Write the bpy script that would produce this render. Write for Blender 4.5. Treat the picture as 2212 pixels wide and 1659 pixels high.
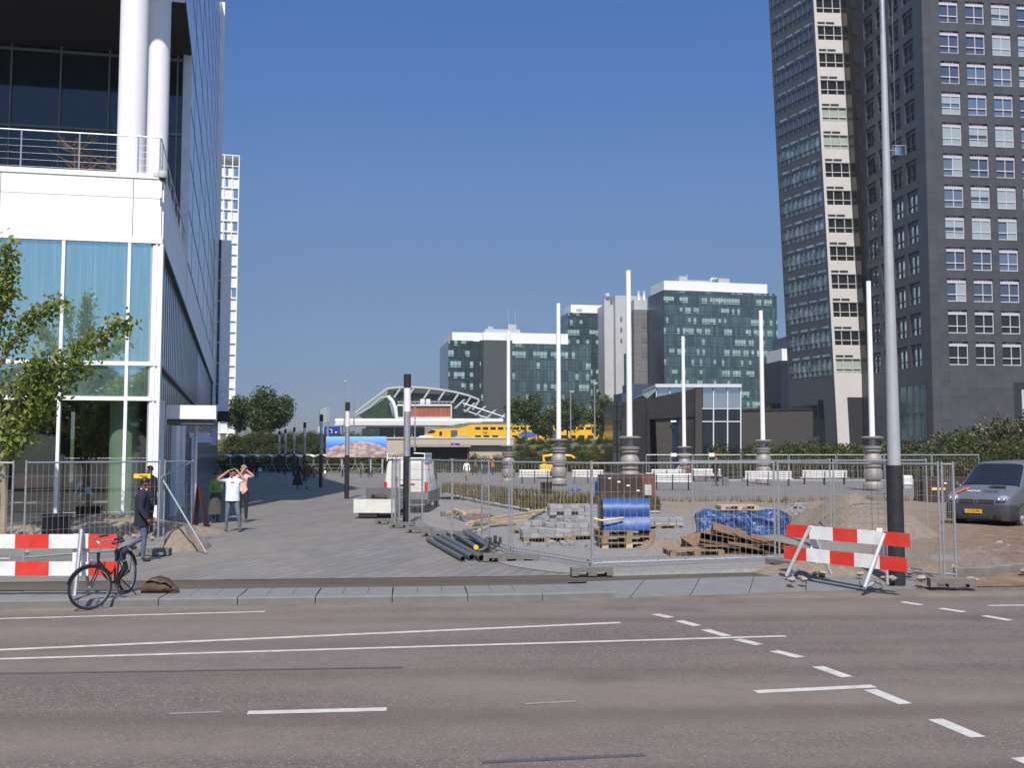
import bpy, math, random
from mathutils import Vector, Matrix
for o in list(bpy.data.objects): bpy.data.objects.remove(o)
S = bpy.context.scene
R = math.radians
PI = math.pi
# ---------------------------------------------------------------- camera, world, sun, exposure
CAMZ = 2.3; FPX = 2170.0; PITCH = math.atan(149.5/FPX)
cd = bpy.data.cameras.new("camera"); cam = bpy.data.objects.new("camera", cd)
S.collection.objects.link(cam); S.camera = cam
cam.location = (0, 0, CAMZ); cam.rotation_euler = (PI/2+PITCH, 0, 0)
cd.sensor_width = 36; cd.lens = 36*FPX/2212; cd.clip_start = .1; cd.clip_end = 6000
SUN_EL = 51; SUN_AZ = 1.0
W = bpy.data.worlds.new("World"); S.world = W; W.use_nodes = True
wn = W.node_tree.nodes; wl = W.node_tree.links
sky = wn.new('ShaderNodeTexSky'); sky.sky_type = 'NISHITA'; sky.sun_disc = False
sky.sun_elevation = R(SUN_EL); sky.sun_rotation = R(180+SUN_AZ)
sky.altitude = 0; sky.air_density = 1.0; sky.dust_density = .35; sky.ozone_density = 3.2
wn['Background'].inputs[1].default_value = .085
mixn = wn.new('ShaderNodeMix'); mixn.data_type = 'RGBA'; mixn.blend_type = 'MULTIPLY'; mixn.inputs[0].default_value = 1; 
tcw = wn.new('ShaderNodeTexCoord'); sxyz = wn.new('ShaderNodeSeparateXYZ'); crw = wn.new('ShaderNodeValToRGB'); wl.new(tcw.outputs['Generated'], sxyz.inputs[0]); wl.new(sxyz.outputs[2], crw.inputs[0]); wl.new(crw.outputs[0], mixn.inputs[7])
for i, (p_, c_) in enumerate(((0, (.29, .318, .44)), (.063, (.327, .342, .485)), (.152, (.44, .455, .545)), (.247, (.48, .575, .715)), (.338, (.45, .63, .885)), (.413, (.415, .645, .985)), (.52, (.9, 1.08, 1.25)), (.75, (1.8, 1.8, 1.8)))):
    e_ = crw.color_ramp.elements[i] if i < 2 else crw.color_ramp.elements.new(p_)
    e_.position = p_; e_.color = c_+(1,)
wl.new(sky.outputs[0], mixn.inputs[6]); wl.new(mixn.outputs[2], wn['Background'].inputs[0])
sd = bpy.data.lights.new("sun", 'SUN'); sun = bpy.data.objects.new("sun", sd); S.collection.objects.link(sun)
sd.energy = 4.0; sd.angle = R(.53); sd.color = (1, .94, .85)
to_sun = Vector((-math.sin(R(SUN_AZ))*math.cos(R(SUN_EL)), -math.cos(R(SUN_AZ))*math.cos(R(SUN_EL)), math.sin(R(SUN_EL))))
sun.rotation_euler = to_sun.to_track_quat('Z', 'Y').to_euler(); sun.location = (-10, -30, 60)
S.view_settings.view_transform = 'Standard'; S.view_settings.look = 'None'
S.view_settings.exposure = .54; S.view_settings.gamma = 1
S.cycles.max_bounces = 6; S.cycles.transparent_max_bounces = 10
rnd = random.Random(7)
# ---------------------------------------------------------------- pixel of the photo (2212 wide) -> world point
def ray(x, y):
    u = (x-1106)/FPX; v = (829.5-y)/FPX
    return Vector((u, math.cos(PITCH)-v*math.sin(PITCH), math.sin(PITCH)+v*math.cos(PITCH)))
def G(x, y, z=0.0):
    d = ray(x, y); t = (z-CAMZ)/d.z
    return Vector((d.x*t, d.y*t, z))
def A(x, y, Y):
    d = ray(x, y); t = Y/d.y
    return Vector((d.x*t, Y, CAMZ+d.z*t))
def lerp(a, b, t): return a+(b-a)*t
# ---------------------------------------------------------------- materials
MATS = {}
class NT:
    def __init__(s, name):
        m = bpy.data.materials.new(name); m.use_nodes = True; s.m = m; s.n = m.node_tree.nodes; s.l = m.node_tree.links
        s.b = s.n['Principled BSDF']; MATS[name] = m
    def node(s, t, **k):
        n = s.n.new(t)
        for a, v in k.items(): setattr(n, a, v)
        return n
    def put(s, sock, v):
        if isinstance(v, (int, float)): sock.default_value = v
        elif isinstance(v, (tuple, list)): sock.default_value = tuple(v)+((1,) if len(v) == 3 and sock.type == 'RGBA' else ())
        else: s.l.new(v, sock)
    def math(s, op, a, b=0.0, c=0.0):
        n = s.node('ShaderNodeMath', operation=op); s.put(n.inputs[0], a); s.put(n.inputs[1], b); s.put(n.inputs[2], c); return n.outputs[0]
    def mix(s, f, a, b, blend='MIX'):
        n = s.node('ShaderNodeMix', data_type='RGBA', blend_type=blend); s.put(n.inputs[0], f); s.put(n.inputs[6], a); s.put(n.inputs[7], b); return n.outputs[2]
    def obj(s): return s.node('ShaderNodeTexCoord').outputs['Object']
    def sep(s, v):
        n = s.node('ShaderNodeSeparateXYZ'); s.l.new(v, n.inputs[0]); return n.outputs
    def comb(s, x=0., y=0., z=0.):
        n = s.node('ShaderNodeCombineXYZ'); s.put(n.inputs[0], x); s.put(n.inputs[1], y); s.put(n.inputs[2], z); return n.outputs[0]
    def noise(s, v, scale, detail=4, rough=.55):
        n = s.node('ShaderNodeTexNoise'); s.put(n.inputs['Vector'], v); n.inputs['Scale'].default_value = scale
        n.inputs['Detail'].default_value = detail; n.inputs['Roughness'].default_value = rough; return n.outputs[0]
    def vor(s, v, scale, feature='F1'):
        n = s.node('ShaderNodeTexVoronoi', feature=feature); s.put(n.inputs['Vector'], v); n.inputs['Scale'].default_value = scale; return n
    def white(s, v):
        n = s.node('ShaderNodeTexWhiteNoise', noise_dimensions='3D'); s.put(n.inputs[0], v); return n.outputs[0]
    def ramp(s, f, lo, hi):
        n = s.node('ShaderNodeMapRange'); s.put(n.inputs[0], f); n.inputs[1].default_value = lo; n.inputs[2].default_value = hi; return n.outputs[0]
    def rot(s, v, deg, sc=(1, 1, 1)):
        n = s.node('ShaderNodeMapping'); s.put(n.inputs[0], v); n.inputs[2].default_value = (0, 0, R(deg)); n.inputs[3].default_value = sc; return n.outputs[0]
    def bump(s, h, strength, dist=.01):
        n = s.node('ShaderNodeBump'); s.put(n.inputs['Height'], h); n.inputs['Strength'].default_value = strength; n.inputs['Distance'].default_value = dist
        s.l.new(n.outputs[0], s.b.inputs['Normal'])
    def fin(s, col, rough=.6, metal=0., spec=.5):
        s.put(s.b.inputs['Base Color'], col); s.put(s.b.inputs['Roughness'], rough); s.put(s.b.inputs['Metallic'], metal)
        s.put(s.b.inputs['Specular IOR Level'], spec); return s.m
def mul(c, k): return tuple(min(1, max(0, x*k)) for x in c)
def M(name, col, rough=.6, metal=0., var=.12, scale=2.5, bump=0., bscale=30, spec=.5, grime=None, gscale=.8):
    if name in MATS: return MATS[name]
    t = NT(name); v = t.obj()
    c = t.mix(t.ramp(t.noise(v, scale, 6, .62), .3, .7), mul(col, 1-var), mul(col, 1+var))
    if grime: c = t.mix(t.math('MULTIPLY', t.ramp(t.noise(v, gscale, 8, .7), .48, .75), .7), c, grime)
    if bump: t.bump(t.noise(v, bscale, 5), bump)
    rr = t.ramp(t.noise(v, scale*2, 4), 0, 1)
    return t.fin(c, t.math('ADD', rough-.08, t.math('MULTIPLY', rr, .16)), metal, spec)
# ---------------------------------------------------------------- mesh builder
class MB:
    def __init__(s): s.v = []; s.f = []; s.mi = []; s.m = 0
    def add(s, vs, fs):
        b = len(s.v); s.v += [Vector(p) for p in vs]
        for f in fs: s.f.append([b+i for i in f]); s.mi.append(s.m)
        return s
    def quad(s, a, b, c, d): return s.add([a, b, c, d], [(0, 1, 2, 3)])
    def obox(s, o, ux, uy, uz):
        o, ux, uy, uz = Vector(o), Vector(ux), Vector(uy), Vector(uz)
        p = [o, o+ux, o+ux+uy, o+uy]; p += [q+uz for q in p]
        return s.add(p, [(3, 2, 1, 0), (4, 5, 6, 7), (0, 1, 5, 4), (1, 2, 6, 5), (2, 3, 7, 6), (3, 0, 4, 7)])
    def box(s, c, d, rz=0, rx=0, ry=0):
        m = Matrix.Rotation(rz, 3, 'Z') @ Matrix.Rotation(ry, 3, 'Y') @ Matrix.Rotation(rx, 3, 'X')
        ux, uy, uz = m @ Vector((d[0], 0, 0)), m @ Vector((0, d[1], 0)), m @ Vector((0, 0, d[2]))
        return s.obox(Vector(c)-(ux+uy+uz)/2, ux, uy, uz)
    def bx(s, x0, x1, y0, y1, z0, z1): return s.obox((x0, y0, z0), (x1-x0, 0, 0), (0, y1-y0, 0), (0, 0, z1-z0))
    def bbox(s, x0, x1, y0, y1, z0, z1, b=.01):
        # box with chamfered vertical edges and top
        P = [(x0+b, y0), (x1-b, y0), (x1, y0+b), (x1, y1-b), (x1-b, y1), (x0+b, y1), (x0, y1-b), (x0, y0+b)]
        Q = [(x0+2*b, y0+b), (x1-2*b, y0+b), (x1-b, y0+2*b), (x1-b, y1-2*b), (x1-2*b, y1-b), (x0+2*b, y1-b), (x0+b, y1-2*b), (x0+b, y0+2*b)]
        return s.loft([[(x, y, z0) for x, y in P], [(x, y, z1-b) for x, y in P], [(x, y, z1) for x, y in Q]])
    def prism(s, poly, z0, z1):
        n = len(poly); p = [(q[0], q[1], z0) for q in poly]+[(q[0], q[1], z1) for q in poly]
        return s.add(p, [tuple(range(n))[::-1], tuple(range(n, 2*n))]+[(i, (i+1) % n, n+(i+1) % n, n+i) for i in range(n)])
    def extr(s, poly, d):
        # planar 3-D polygon pushed along d
        n = len(poly); d = Vector(d); p = [Vector(q) for q in poly]; p += [q+d for q in p]
        return s.add(p, [tuple(range(n))[::-1], tuple(range(n, 2*n))]+[(i, (i+1) % n, n+(i+1) % n, n+i) for i in range(n)])
    def loft(s, secs, cap=True, closed=True):
        n = len(secs[0]); fs = []
        for k in range(len(secs)-1):
            for i in range(n if closed else n-1):
                j = (i+1) % n; fs.append((k*n+i, k*n+j, (k+1)*n+j, (k+1)*n+i))
        if cap: fs += [tuple(range(n))[::-1], tuple(range((len(secs)-1)*n, len(secs)*n))]
        return s.add([p for q in secs for p in q], fs)
    def path(s, pts, r, n=6, cap=True):
        pts = [Vector(p) for p in pts]; rs = r if isinstance(r, (list, tuple)) else [r]*len(pts); secs = []; up = None
        for i, p in enumerate(pts):
            d = (pts[min(i+1, len(pts)-1)]-pts[max(i-1, 0)]).normalized()
            if up is None: up = Vector((0, 0, 1)) if abs(d.z) < .9 else Vector((1, 0, 0))
            a = d.cross(up).normalized(); b = a.cross(d).normalized(); up = b
            secs.append([p+(a*math.cos(2*PI*k/n)+b*math.sin(2*PI*k/n))*rs[i] for k in range(n)])
        return s.loft(secs, cap)
    def tube(s, p, q, r, n=6, r2=None): return s.path([p, q], [r, r if r2 is None else r2], n)
    def lathe(s, prof, c=(0, 0, 0), n=20, cap=True):
        c = Vector(c)
        return s.loft([[c+Vector((r*math.cos(2*PI*k/n), r*math.sin(2*PI*k/n), z)) for k in range(n)] for r, z in prof], cap)
    def ball(s, c, r, n=10, m=6):
        r = Vector(r) if not isinstance(r, (int, float)) else Vector((r, r, r)); c = Vector(c); secs = []
        for i in range(m+1):
            t = PI*(i+.02)/(m+.04); secs.append([c+Vector((r.x*math.sin(t)*math.cos(2*PI*k/n), r.y*math.sin(t)*math.sin(2*PI*k/n), -r.z*math.cos(t))) for k in range(n)])
        return s.loft(secs)
    def torus(s, c, u, w, R_, r, n=28, m=6):
        c, u, w = Vector(c), Vector(u).normalized(), Vector(w).normalized(); ax = u.cross(w); fs = []; vs = []
        for i in range(n):
            a = 2*PI*i/n; d = u*math.cos(a)+w*math.sin(a)
            for k in range(m):
                b = 2*PI*k/m; vs.append(c+d*(R_+r*math.cos(b))+ax*r*math.sin(b))
        for i in range(n):
            for k in range(m):
                i2, k2 = (i+1) % n, (k+1) % m; fs.append((i*m+k, i2*m+k, i2*m+k2, i*m+k2))
        return s.add(vs, fs)
    def holes(s, X, Z, hs, P):
        # wall sheet over sorted X x Z cuts; cells in hs are left open; P(x,z,depth) -> point; reveals go to depth .25
        for i in range(len(X)-1):
            for j in range(len(Z)-1):
                a = [(X[i], Z[j]), (X[i+1], Z[j]), (X[i+1], Z[j+1]), (X[i], Z[j+1])]
                if (i, j) in hs:
                    for k in range(4):
                        p, q = a[k], a[(k+1) % 4]; s.quad(P(*p, 0), P(*q, 0), P(*q, .3), P(*p, .3))
                else: s.quad(*[P(*p, 0) for p in a])
        return s
    def build(s, name, mats, parent=None, smooth=False, off=None, angle=40):
        me = bpy.data.meshes.new(name)
        vs = s.v if off is None else [p-Vector(off) for p in s.v]
        me.from_pydata([tuple(p) for p in vs], [], s.f); me.update()
        for m in (mats if isinstance(mats, (list, tuple)) else [mats]): me.materials.append(m)
        if any(s.mi): me.polygons.foreach_set('material_index', s.mi)
        if smooth:
            me.polygons.foreach_set('use_smooth', [True]*len(me.polygons))
            try: me.set_sharp_from_angle(angle=R(angle))
            except Exception: pass
        o = bpy.data.objects.new(name, me); S.collection.objects.link(o)
        if parent is not None: o.parent = parent
        return o
def tag(o, label=None, cat=None, group=None, kind=None):
    if label: o['label'] = label
    if cat: o['category'] = cat
    if group: o['group'] = group
    if kind: o['kind'] = kind
    return o
def thing(name, label, cat, loc=(0, 0, 0), rz=0., group=None):
    o = bpy.data.objects.new(name, None); S.collection.objects.link(o); o.empty_display_size = .2
    o.location = loc; o.rotation_euler = (0, 0, rz); return tag(o, label, cat, group)
def copy_tree(o, parent=None, loc=None, rz=None, label=None, kids=True, scale=None):
    c = o.copy(); S.collection.objects.link(c)
    if parent is not None: c.parent = parent
    if loc is not None: c.location = loc
    if rz is not None: c.rotation_euler = (0, 0, rz)
    if scale is not None: c.scale = scale if isinstance(scale, tuple) else (scale,)*3
    if label: c['label'] = label
    for ch in list(o.children): copy_tree(ch, c)
    return c
def struct(name, mb, mat, smooth=False): return tag(mb.build(name, mat, None, smooth), kind='structure')
def text(body, name, mat, parent, M4, size, sx=1., shear=0.):
    c = bpy.data.curves.new(name, 'FONT'); c.body = body; c.size = size; c.align_x = 'CENTER'; c.align_y = 'CENTER'; c.extrude = .002; c.shear = shear
    t = bpy.data.objects.new(name, c); S.collection.objects.link(t)
    me = bpy.data.meshes.new_from_object(t.evaluated_get(bpy.context.evaluated_depsgraph_get()))
    bpy.data.objects.remove(t); me.name = name
    for v in me.vertices: v.co.x *= sx
    me.materials.clear(); me.materials.append(mat)
    o = bpy.data.objects.new(name, me); S.collection.objects.link(o); o.parent = parent; o.matrix_local = M4; return o
def frame(o, x, y):
    # matrix with origin o, text running along x, upright along y
    x = Vector(x).normalized(); y = (Vector(y)-x*Vector(y).dot(x)).normalized(); z = x.cross(y)
    m = Matrix((x, y, z)).transposed().to_4x4(); m.translation = Vector(o); return m
# ---------------------------------------------------------------- shared materials
white = M('white_paint', (.8, .8, .78), .45, var=.04)
offwhite = M('white_panel', (.82, .82, .8), .4, var=.03)
galv = M('galvanised_steel', (.42, .43, .44), .45, .6, .2, 20)
steel = M('brushed_steel', (.3, .275, .25), .6, .35, .1, 5)
grey = M('grey_paint', (.33, .35, .38), .5, var=.06)
bluegrey = M('grey_blue_panel', (.84, .85, .89), .4, .1, .05, .6)
black = M('black_rubber', (.018, .018, .02), .65, var=.2)
dark = M('dark_metal', (.035, .034, .036), .4, .3)
concrete = M('concrete', (.15, .138, .125), .9, var=.25, scale=6, bump=.3, grime=(.085, .08, .07))
red = M('red_paint', (.62, .035, .02), .45, var=.08, grime=(.5, .12, .1), gscale=3)
bar_white = M('barrier_white', (.72, .71, .69), .5, var=.06, grime=(.5, .48, .45), gscale=4)
wood = M('pale_timber', (.5, .36, .22), .75, var=.25, scale=7)
pwood = M('weathered_timber', (.26, .18, .105), .8, var=.3, scale=7, grime=(.14, .09, .05))
rust = M('rust_brown', (.12, .066, .034), .85, var=.4, scale=5, grime=(.05, .03, .02))
blue = M('blue_tarpaulin', (.024, .072, .25), .42, var=.15, scale=3)
yellow = M('yellow_paint', (.75, .42, .02), .4, var=.06)
brownbox = M('dark_brown_steel', (.045, .026, .02), .6, var=.25, scale=4)
chrome = M('chrome', (.7, .7, .7), .12, 1, .02)
# ---------------------------------------------------------------- ground materials
def asphalt(name, col, patch):
    t = NT(name); v = t.obj()
    sp = t.noise(v, 38, 4, .85); big = t.noise(t.rot(v, -5, (.08, .55, 1)), 1.0, 6, .65); mid = t.noise(v, 2.2, 6, .7)
    c = t.mix(t.ramp(sp, .34, .66), mul(col, .42), mul(col, 1.6))
    st = t.vor(v, 22).outputs['Distance']
    c = t.mix(t.math('MULTIPLY', t.math('LESS_THAN', st, .2), t.math('GREATER_THAN', t.white(t.vor(v, 22).outputs['Color']), .6)), c, mul(col, 2.6))
    c = t.mix(t.math('MULTIPLY', t.ramp(big, .4, .62), .8), c, patch)
    c = t.mix(t.math('MULTIPLY', t.ramp(mid, .45, .75), .3), c, mul(col, .62))
    p = t.sep(v); dk = t.math('SUBTRACT', t.math('ADD', 16.64, t.math('MULTIPLY', p[0], .0975)), p[1])
    dust = t.math('MULTIPLY', t.math('SUBTRACT', 1., t.ramp(t.math('ABSOLUTE', dk), .05, .75)), t.ramp(t.noise(v, 1.6, 7, .7), .3, .65))
    c = t.mix(t.math('MULTIPLY', dust, .75), c, (.24, .195, .15))
    ln = t.math('SINE', t.math('MULTIPLY', t.math('SUBTRACT', p[1], t.math('MULTIPLY', p[0], .045)), 3.5)); c = t.mix(t.math('MULTIPLY', t.ramp(ln, .2, 1.), t.math('MULTIPLY', t.ramp(t.noise(t.rot(v, -3, (.06, 1, 1)), .8, 4), .3, .6), .45)), c, mul(col, .6))
    oi = t.vor(t.rot(v, 10, (.8, 1.3, 1)), .55); c = t.mix(t.math('MULTIPLY', t.math('MULTIPLY', t.math('SUBTRACT', 1., t.ramp(t.math('ADD', oi.outputs['Distance'], t.math('MULTIPLY', t.noise(v, 4, 5), .25)), .16, .38)), t.math('GREATER_THAN', t.white(oi.outputs['Color']), .55)), .45), c, mul(col, .5))
    t.bump(sp, .5, .01); return t.fin(c, .82, 0, .35)
road_m = asphalt('road_asphalt', (.12, .098, .088), (.172, .142, .122))
strip_m = asphalt('strip_asphalt', (.07, .058, .048), (.11, .085, .06))
def paving(name, col, w, h, rot, dirt, mort=.35, amt=.35):
    t = NT(name); v = t.rot(t.obj(), rot)
    b = t.node('ShaderNodeTexBrick'); t.put(b.inputs['Vector'], v); b.inputs['Scale'].default_value = 1
    b.inputs['Color1'].default_value = mul(col, .8)+(1,); b.inputs['Color2'].default_value = mul(col, 1.18)+(1,)
    b.inputs['Mortar'].default_value = mul(col, mort)+(1,); b.inputs['Mortar Size'].default_value = .014; b.inputs['Mortar Smooth'].default_value = .2
    b.inputs['Brick Width'].default_value = w; b.inputs['Row Height'].default_value = h; b.offset = .5
    n = t.noise(t.rot(v, -105.2, (.35, 1.6, 1)), .5, 8, .65); f = t.noise(v, 22, 5, .7)
    c = t.mix(t.ramp(f, .2, .8), b.outputs[0], t.mix(.5, b.outputs[0], mul(col, 1.35)))
    c = t.mix(t.math('MULTIPLY', t.ramp(n, .42, .72), amt), c, dirt)
    c = t.mix(t.math('MULTIPLY', t.ramp(t.noise(v, 3, 6, .7), .5, .8), .35), c, mul(col, .6))
    t.bump(t.math('MULTIPLY', b.outputs[1], -1.), .4, .01); return t.fin(c, .75, 0, .4)
pave_m = paving('promenade_paving', (.15, .141, .136), .9, .3, 105.2, (.21, .175, .135), .3, .6)
plaza_m = paving('plaza_paving', (.15, .14, .135), .6, .3, 8, (.23, .2, .165), amt=.5)
kerb_m = M('kerb_stone', (.155, .153, .154), .8, var=.1, scale=4, bump=.15, bscale=60, grime=(.15, .13, .11), gscale=1.5)
def sandy():
    t = NT('construction_soil'); v = t.obj(); x = t.sep(v)[0]; y = t.sep(v)[1]
    n = t.noise(v, .35, 8, .65); f = t.noise(v, 9, 7, .75); g = t.noise(v, 2.5, 6, .7)
    a = t.math('ADD', t.math('MULTIPLY', t.math('ADD', x, -6.5), .2), t.math('MULTIPLY', t.math('ADD', n, -.5), 5.))
    sand = t.mix(t.ramp(f, .3, .75), (.17, .13, .098), (.28, .23, .18))
    gr = t.mix(t.ramp(f, .3, .7), (.165, .158, .155), (.255, .245, .24))
    c = t.mix(t.ramp(a, -.4, .6), gr, sand)
    br = t.ramp(t.math('ADD', t.math('MULTIPLY', t.math('ADD', x, -7.5), .25), t.math('MULTIPLY', t.math('ADD', 24., t.math('MULTIPLY', y, -1.)), .12)), .0, 1.1)
    c = t.mix(t.math('MULTIPLY', br, t.ramp(g, .25, .6)), c, (.15, .095, .062))
    p = t.vor(v, 7); c = t.mix(t.math('MULTIPLY', t.math('LESS_THAN', p.outputs['Distance'], .12), .6), c, (.42, .37, .31))
    t.bump(f, .8, .03); return t.fin(c, .95, 0, .15)
soil_m = sandy()
def sand_mat():
    t = NT('heaped_sand'); v = t.obj(); f = t.noise(v, 8, 8, .75)
    c = t.mix(t.ramp(f, .3, .72), (.165, .13, .1), (.3, .25, .2)); t.bump(f, .9, .05); return t.fin(c, .95, 0, .1)
sand_m = sand_mat()
grass_m = M('rough_grass', (.07, .085, .03), .9, var=.4, scale=3, grime=(.13, .09, .045))
far_m = M('far_ground', (.09, .1, .07), .95, var=.3, scale=.2)
line_m = M('road_line_paint', (.47, .45, .42), .75, var=.2, scale=14, grime=(.13, .11, .1), gscale=7)
faded_m = M('faded_line_paint', (.24, .22, .21), .8, var=.3, scale=14, grime=(.11, .1, .095), gscale=7)
tar_m = M('tar_seam', (.07, .068, .068), .5, var=.2, scale=10)
# ---------------------------------------------------------------- road, markings, kerb, strip, paving
RZ = -.12
KL = [(-60, 11.4), (-8.1, 15.86), (.72, 16.72), (6.3, 18.0), (9.4, 18.4), (60, 22)]
def KY(x):
    for (a, b), (c, d) in zip(KL, KL[1:]):
        if x <= c: return b+(d-b)*(x-a)/(c-a)
    return KL[-1][1]
m = MB(); m.quad((-150, -70, RZ), (150, -70, RZ), (150, 30, RZ), (-150, 30, RZ)); road = struct('road', m, road_m)
def line(a, b, w, mat, name='road_marking'):
    p, q = G(*a, RZ), G(*b, RZ); d = (q-p).normalized(); n = Vector((-d.y, d.x, 0))*w/2; k = max(2, int((q-p).length/.5)); mb = MB()
    L = []; Rr = []
    for i in range(k+1):
        c = p.lerp(q, i/k); j = rnd.uniform(-.008, .008); L.append(c+n*(1+j)+Vector((0, 0, .004))); Rr.append(c-n*(1-j)+Vector((0, 0, .004)))
    for i in range(k): mb.quad(Rr[i], Rr[i+1], L[i+1], L[i])
    o = mb.build(name, mat, road); return o
for a, b, w in [((-420, 1349), (572, 1322), .09), ((-420, 1423.5), (1340, 1346), .12), ((-420, 1437), (1697, 1375), .1), ((535, 1541), (835, 1533.5), .13),
                ((1632, 1496), (1888, 1483.5), .13), ((2135, 1309), (2420, 1306), .1)]: line(a, b, w, line_m)
for a, b in [((1415, 1327.5), (1449, 1335)), ((1467, 1342), (1506, 1353)), ((1522, 1361), (1571, 1375)), ((1592, 1382), (1641, 1394)), ((1672, 1407), (1729, 1421)),
             ((1766, 1441), (1831, 1464)), ((1879, 1491), (1956, 1522)), ((2020, 1555), (2113, 1594)), ((2200, 1638), (2310, 1684)), ((1949, 1301), (1991, 1308)), ((2031, 1315), (2083, 1323)), ((2126, 1331), (2182, 1341))]:
    line(a, b, .15, line_m)
for a, b in [((365, 1543), (478, 1539)), ((1135, 1522), (1247, 1516))]: line(a, b, .05, faded_m, 'faded_marking')
for a, b in [((-60, 1457), (870, 1443)), ((1040, 1648), (1392, 1632))]: line(a, b, .07, tar_m, 'tar_seam')
# kerb
mb = MB(); x = -30.0
while x < .9:
    x1 = x+1.22; g = .007
    a, b = Vector((x+g, KY(x), 0)), Vector((x1-g, KY(x1), 0)); d = (b-a).normalized(); n = Vector((-d.y, d.x, 0)); h = rnd.uniform(-.004, .004)
    def P(p, t, z): return p+n*t+Vector((0, 0, z))
    mb.loft([[P(p, 0, -.3), P(p, 0, -.02+h), P(p, .02, h), P(p, .3, h+.004), P(p, .3, -.3)] for p in (a, b)])
    for k in range(3):
        c = a.lerp(b, k/3)+d*.004; e = a.lerp(b, (k+1)/3)-d*.004
        for r in range(2):
            t0 = .307+r*.4; mb.loft([[P(p, t0, -.3), P(p, t0, h), P(p, t0+.39, h), P(p, t0+.39, -.3)] for p in (c, e)])
    x = x1
x = .92
while x < 6.2:
    x1 = x+1.05; g = .008
    def P(xx, t, z): return Vector((xx+t*.3, KY(xx)-.02+t, z))
    mb.loft([[P(q, 0, -.3), P(q, 0, -.108), P(q, 1.45, .006), P(q, 1.45, -.3)] for q in (x+g, x1-g)]); x = x1
kerb = struct('kerb', mb, kerb_m)
mb = MB()
xs = [-61+i*2 for i in range(61)]
for i in range(60):
    a, b = xs[i], xs[i+1]
    if a > 7: continue
    mb.quad((a, KY(a)+1.0 if a < 1 else KY(a)+1.39, -.012), (b, KY(b)+1.0 if a < 1 else KY(b)+1.39, -.012), (b, KY(b)+2.5, -.008), (a, KY(a)+2.5, -.008))
struct('asphalt_strip', mb, strip_m)
mb = MB()
for i in range(60):
    a, b = xs[i], xs[i+1]
    mb.quad((a, KY(a)+2.35, 0), (b, KY(b)+2.35, 0), (b, 126, 0), (a, 126, 0))
struct('pavement', mb, pave_m)
m = MB(); m.quad((-4000, -4000, -.4), (4000, -4000, -.4), (4000, 5000, -.4), (-4000, 5000, -.4)); struct('ground', m, far_m)
# construction ground, gently uneven
def hn(x, y): return .5*math.sin(x*1.3+y*.7)+.3*math.sin(x*2.9-y*1.7+1)+.2*math.sin(x*6.1+y*4.3+2)
def lx(y):
    # left limit of the digging site: the fence line
    P = [(16, 2.2), (19.6, 1.7), (23, 0), (28, -1.7), (33, -2.9), (48, -4.4)]
    for (a, b), (c, d) in zip(P, P[1:]):
        if y <= c: return b+(d-b)*(y-a)/(c-a)
    return P[-1][1]
mb = MB(); NX, NY = 110, 80
for j in range(NY+1):
    y0 = j/NY
    for i in range(NX+1):
        u = i/NX; y = lerp(18.6, 48.2, y0); a = lx(y); x = a+(u**1.5)*(36-a); yy = y
        if y0 < .35: yy = lerp(max(KY(x)+(1.3 if x > 6.2 else 2.2), 0), y, min(1, y0/.35)) if y0 > 0 else KY(x)+(.06 if x > 6.4 else 2.0)
        s = max(0, min(1, (x-4)/3)); e = min(1, u*14)
        z = .012+e*(.01+.02*(hn(x, yy)+1))+s*.06*(hn(x*.5, yy*.5)+1)*min(1, max(0, (yy-KY(x))/2.5))
        if x > 6.3 and yy < KY(x)+2: z = lerp(-.11, z, max(0, (yy-KY(x))/2))
        if j == 0 and x < 6.3: z = -.06
        mb.v.append(Vector((x, yy, z)))
for j in range(NY):
    for i in range(NX):
        k = j*(NX+1)+i; mb.f.append([k, k+1, k+NX+2, k+NX+1]); mb.mi.append(0)
struct('construction_ground', mb, soil_m, True)
# raised plaza
PZ = .3
mb = MB()
edge = [(-5, 50), (1, 47.7), (8, 46.8), (16, 47.6), (28, 48), (45, 48), (45, 100), (-5, 100)]
mb.prism([(x, y) for x, y in edge[1:-1]]+[(1, 100)], -.2, PZ)
mb.add([(1, 47.7, PZ), (1, 100, PZ), (-6, 100, .006), (-6, 52, .006)], [(0, 1, 2, 3)])
struct('plaza', mb, plaza_m)
# ornamental grass bed with its pale kerb
bed = [G(955, 1071), G(1040, 1090), G(1140, 1109), G(1300, 1113), G(1425, 1113), G(1425, 1092), G(1300, 1084), G(1170, 1074), G(1000, 1058), G(955, 1056)]
mb = MB()
for p, q in zip(bed[:4], bed[1:5]):
    d = (q-p).normalized(); n = Vector((-d.y, d.x, 0)); mb.obox(p-Vector((0, 0, .1)), q-p, n*.25, (0, 0, .25))
tag(mb.build('bed_kerb', M('pale_kerb', (.4, .4, .39), .7)), kind='structure')
mb = MB(); mb.prism([(p.x, p.y) for p in bed], -.1, .1); struct('flower_bed', mb, M('bed_soil', (.09, .07, .045), .95, var=.3))
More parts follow.
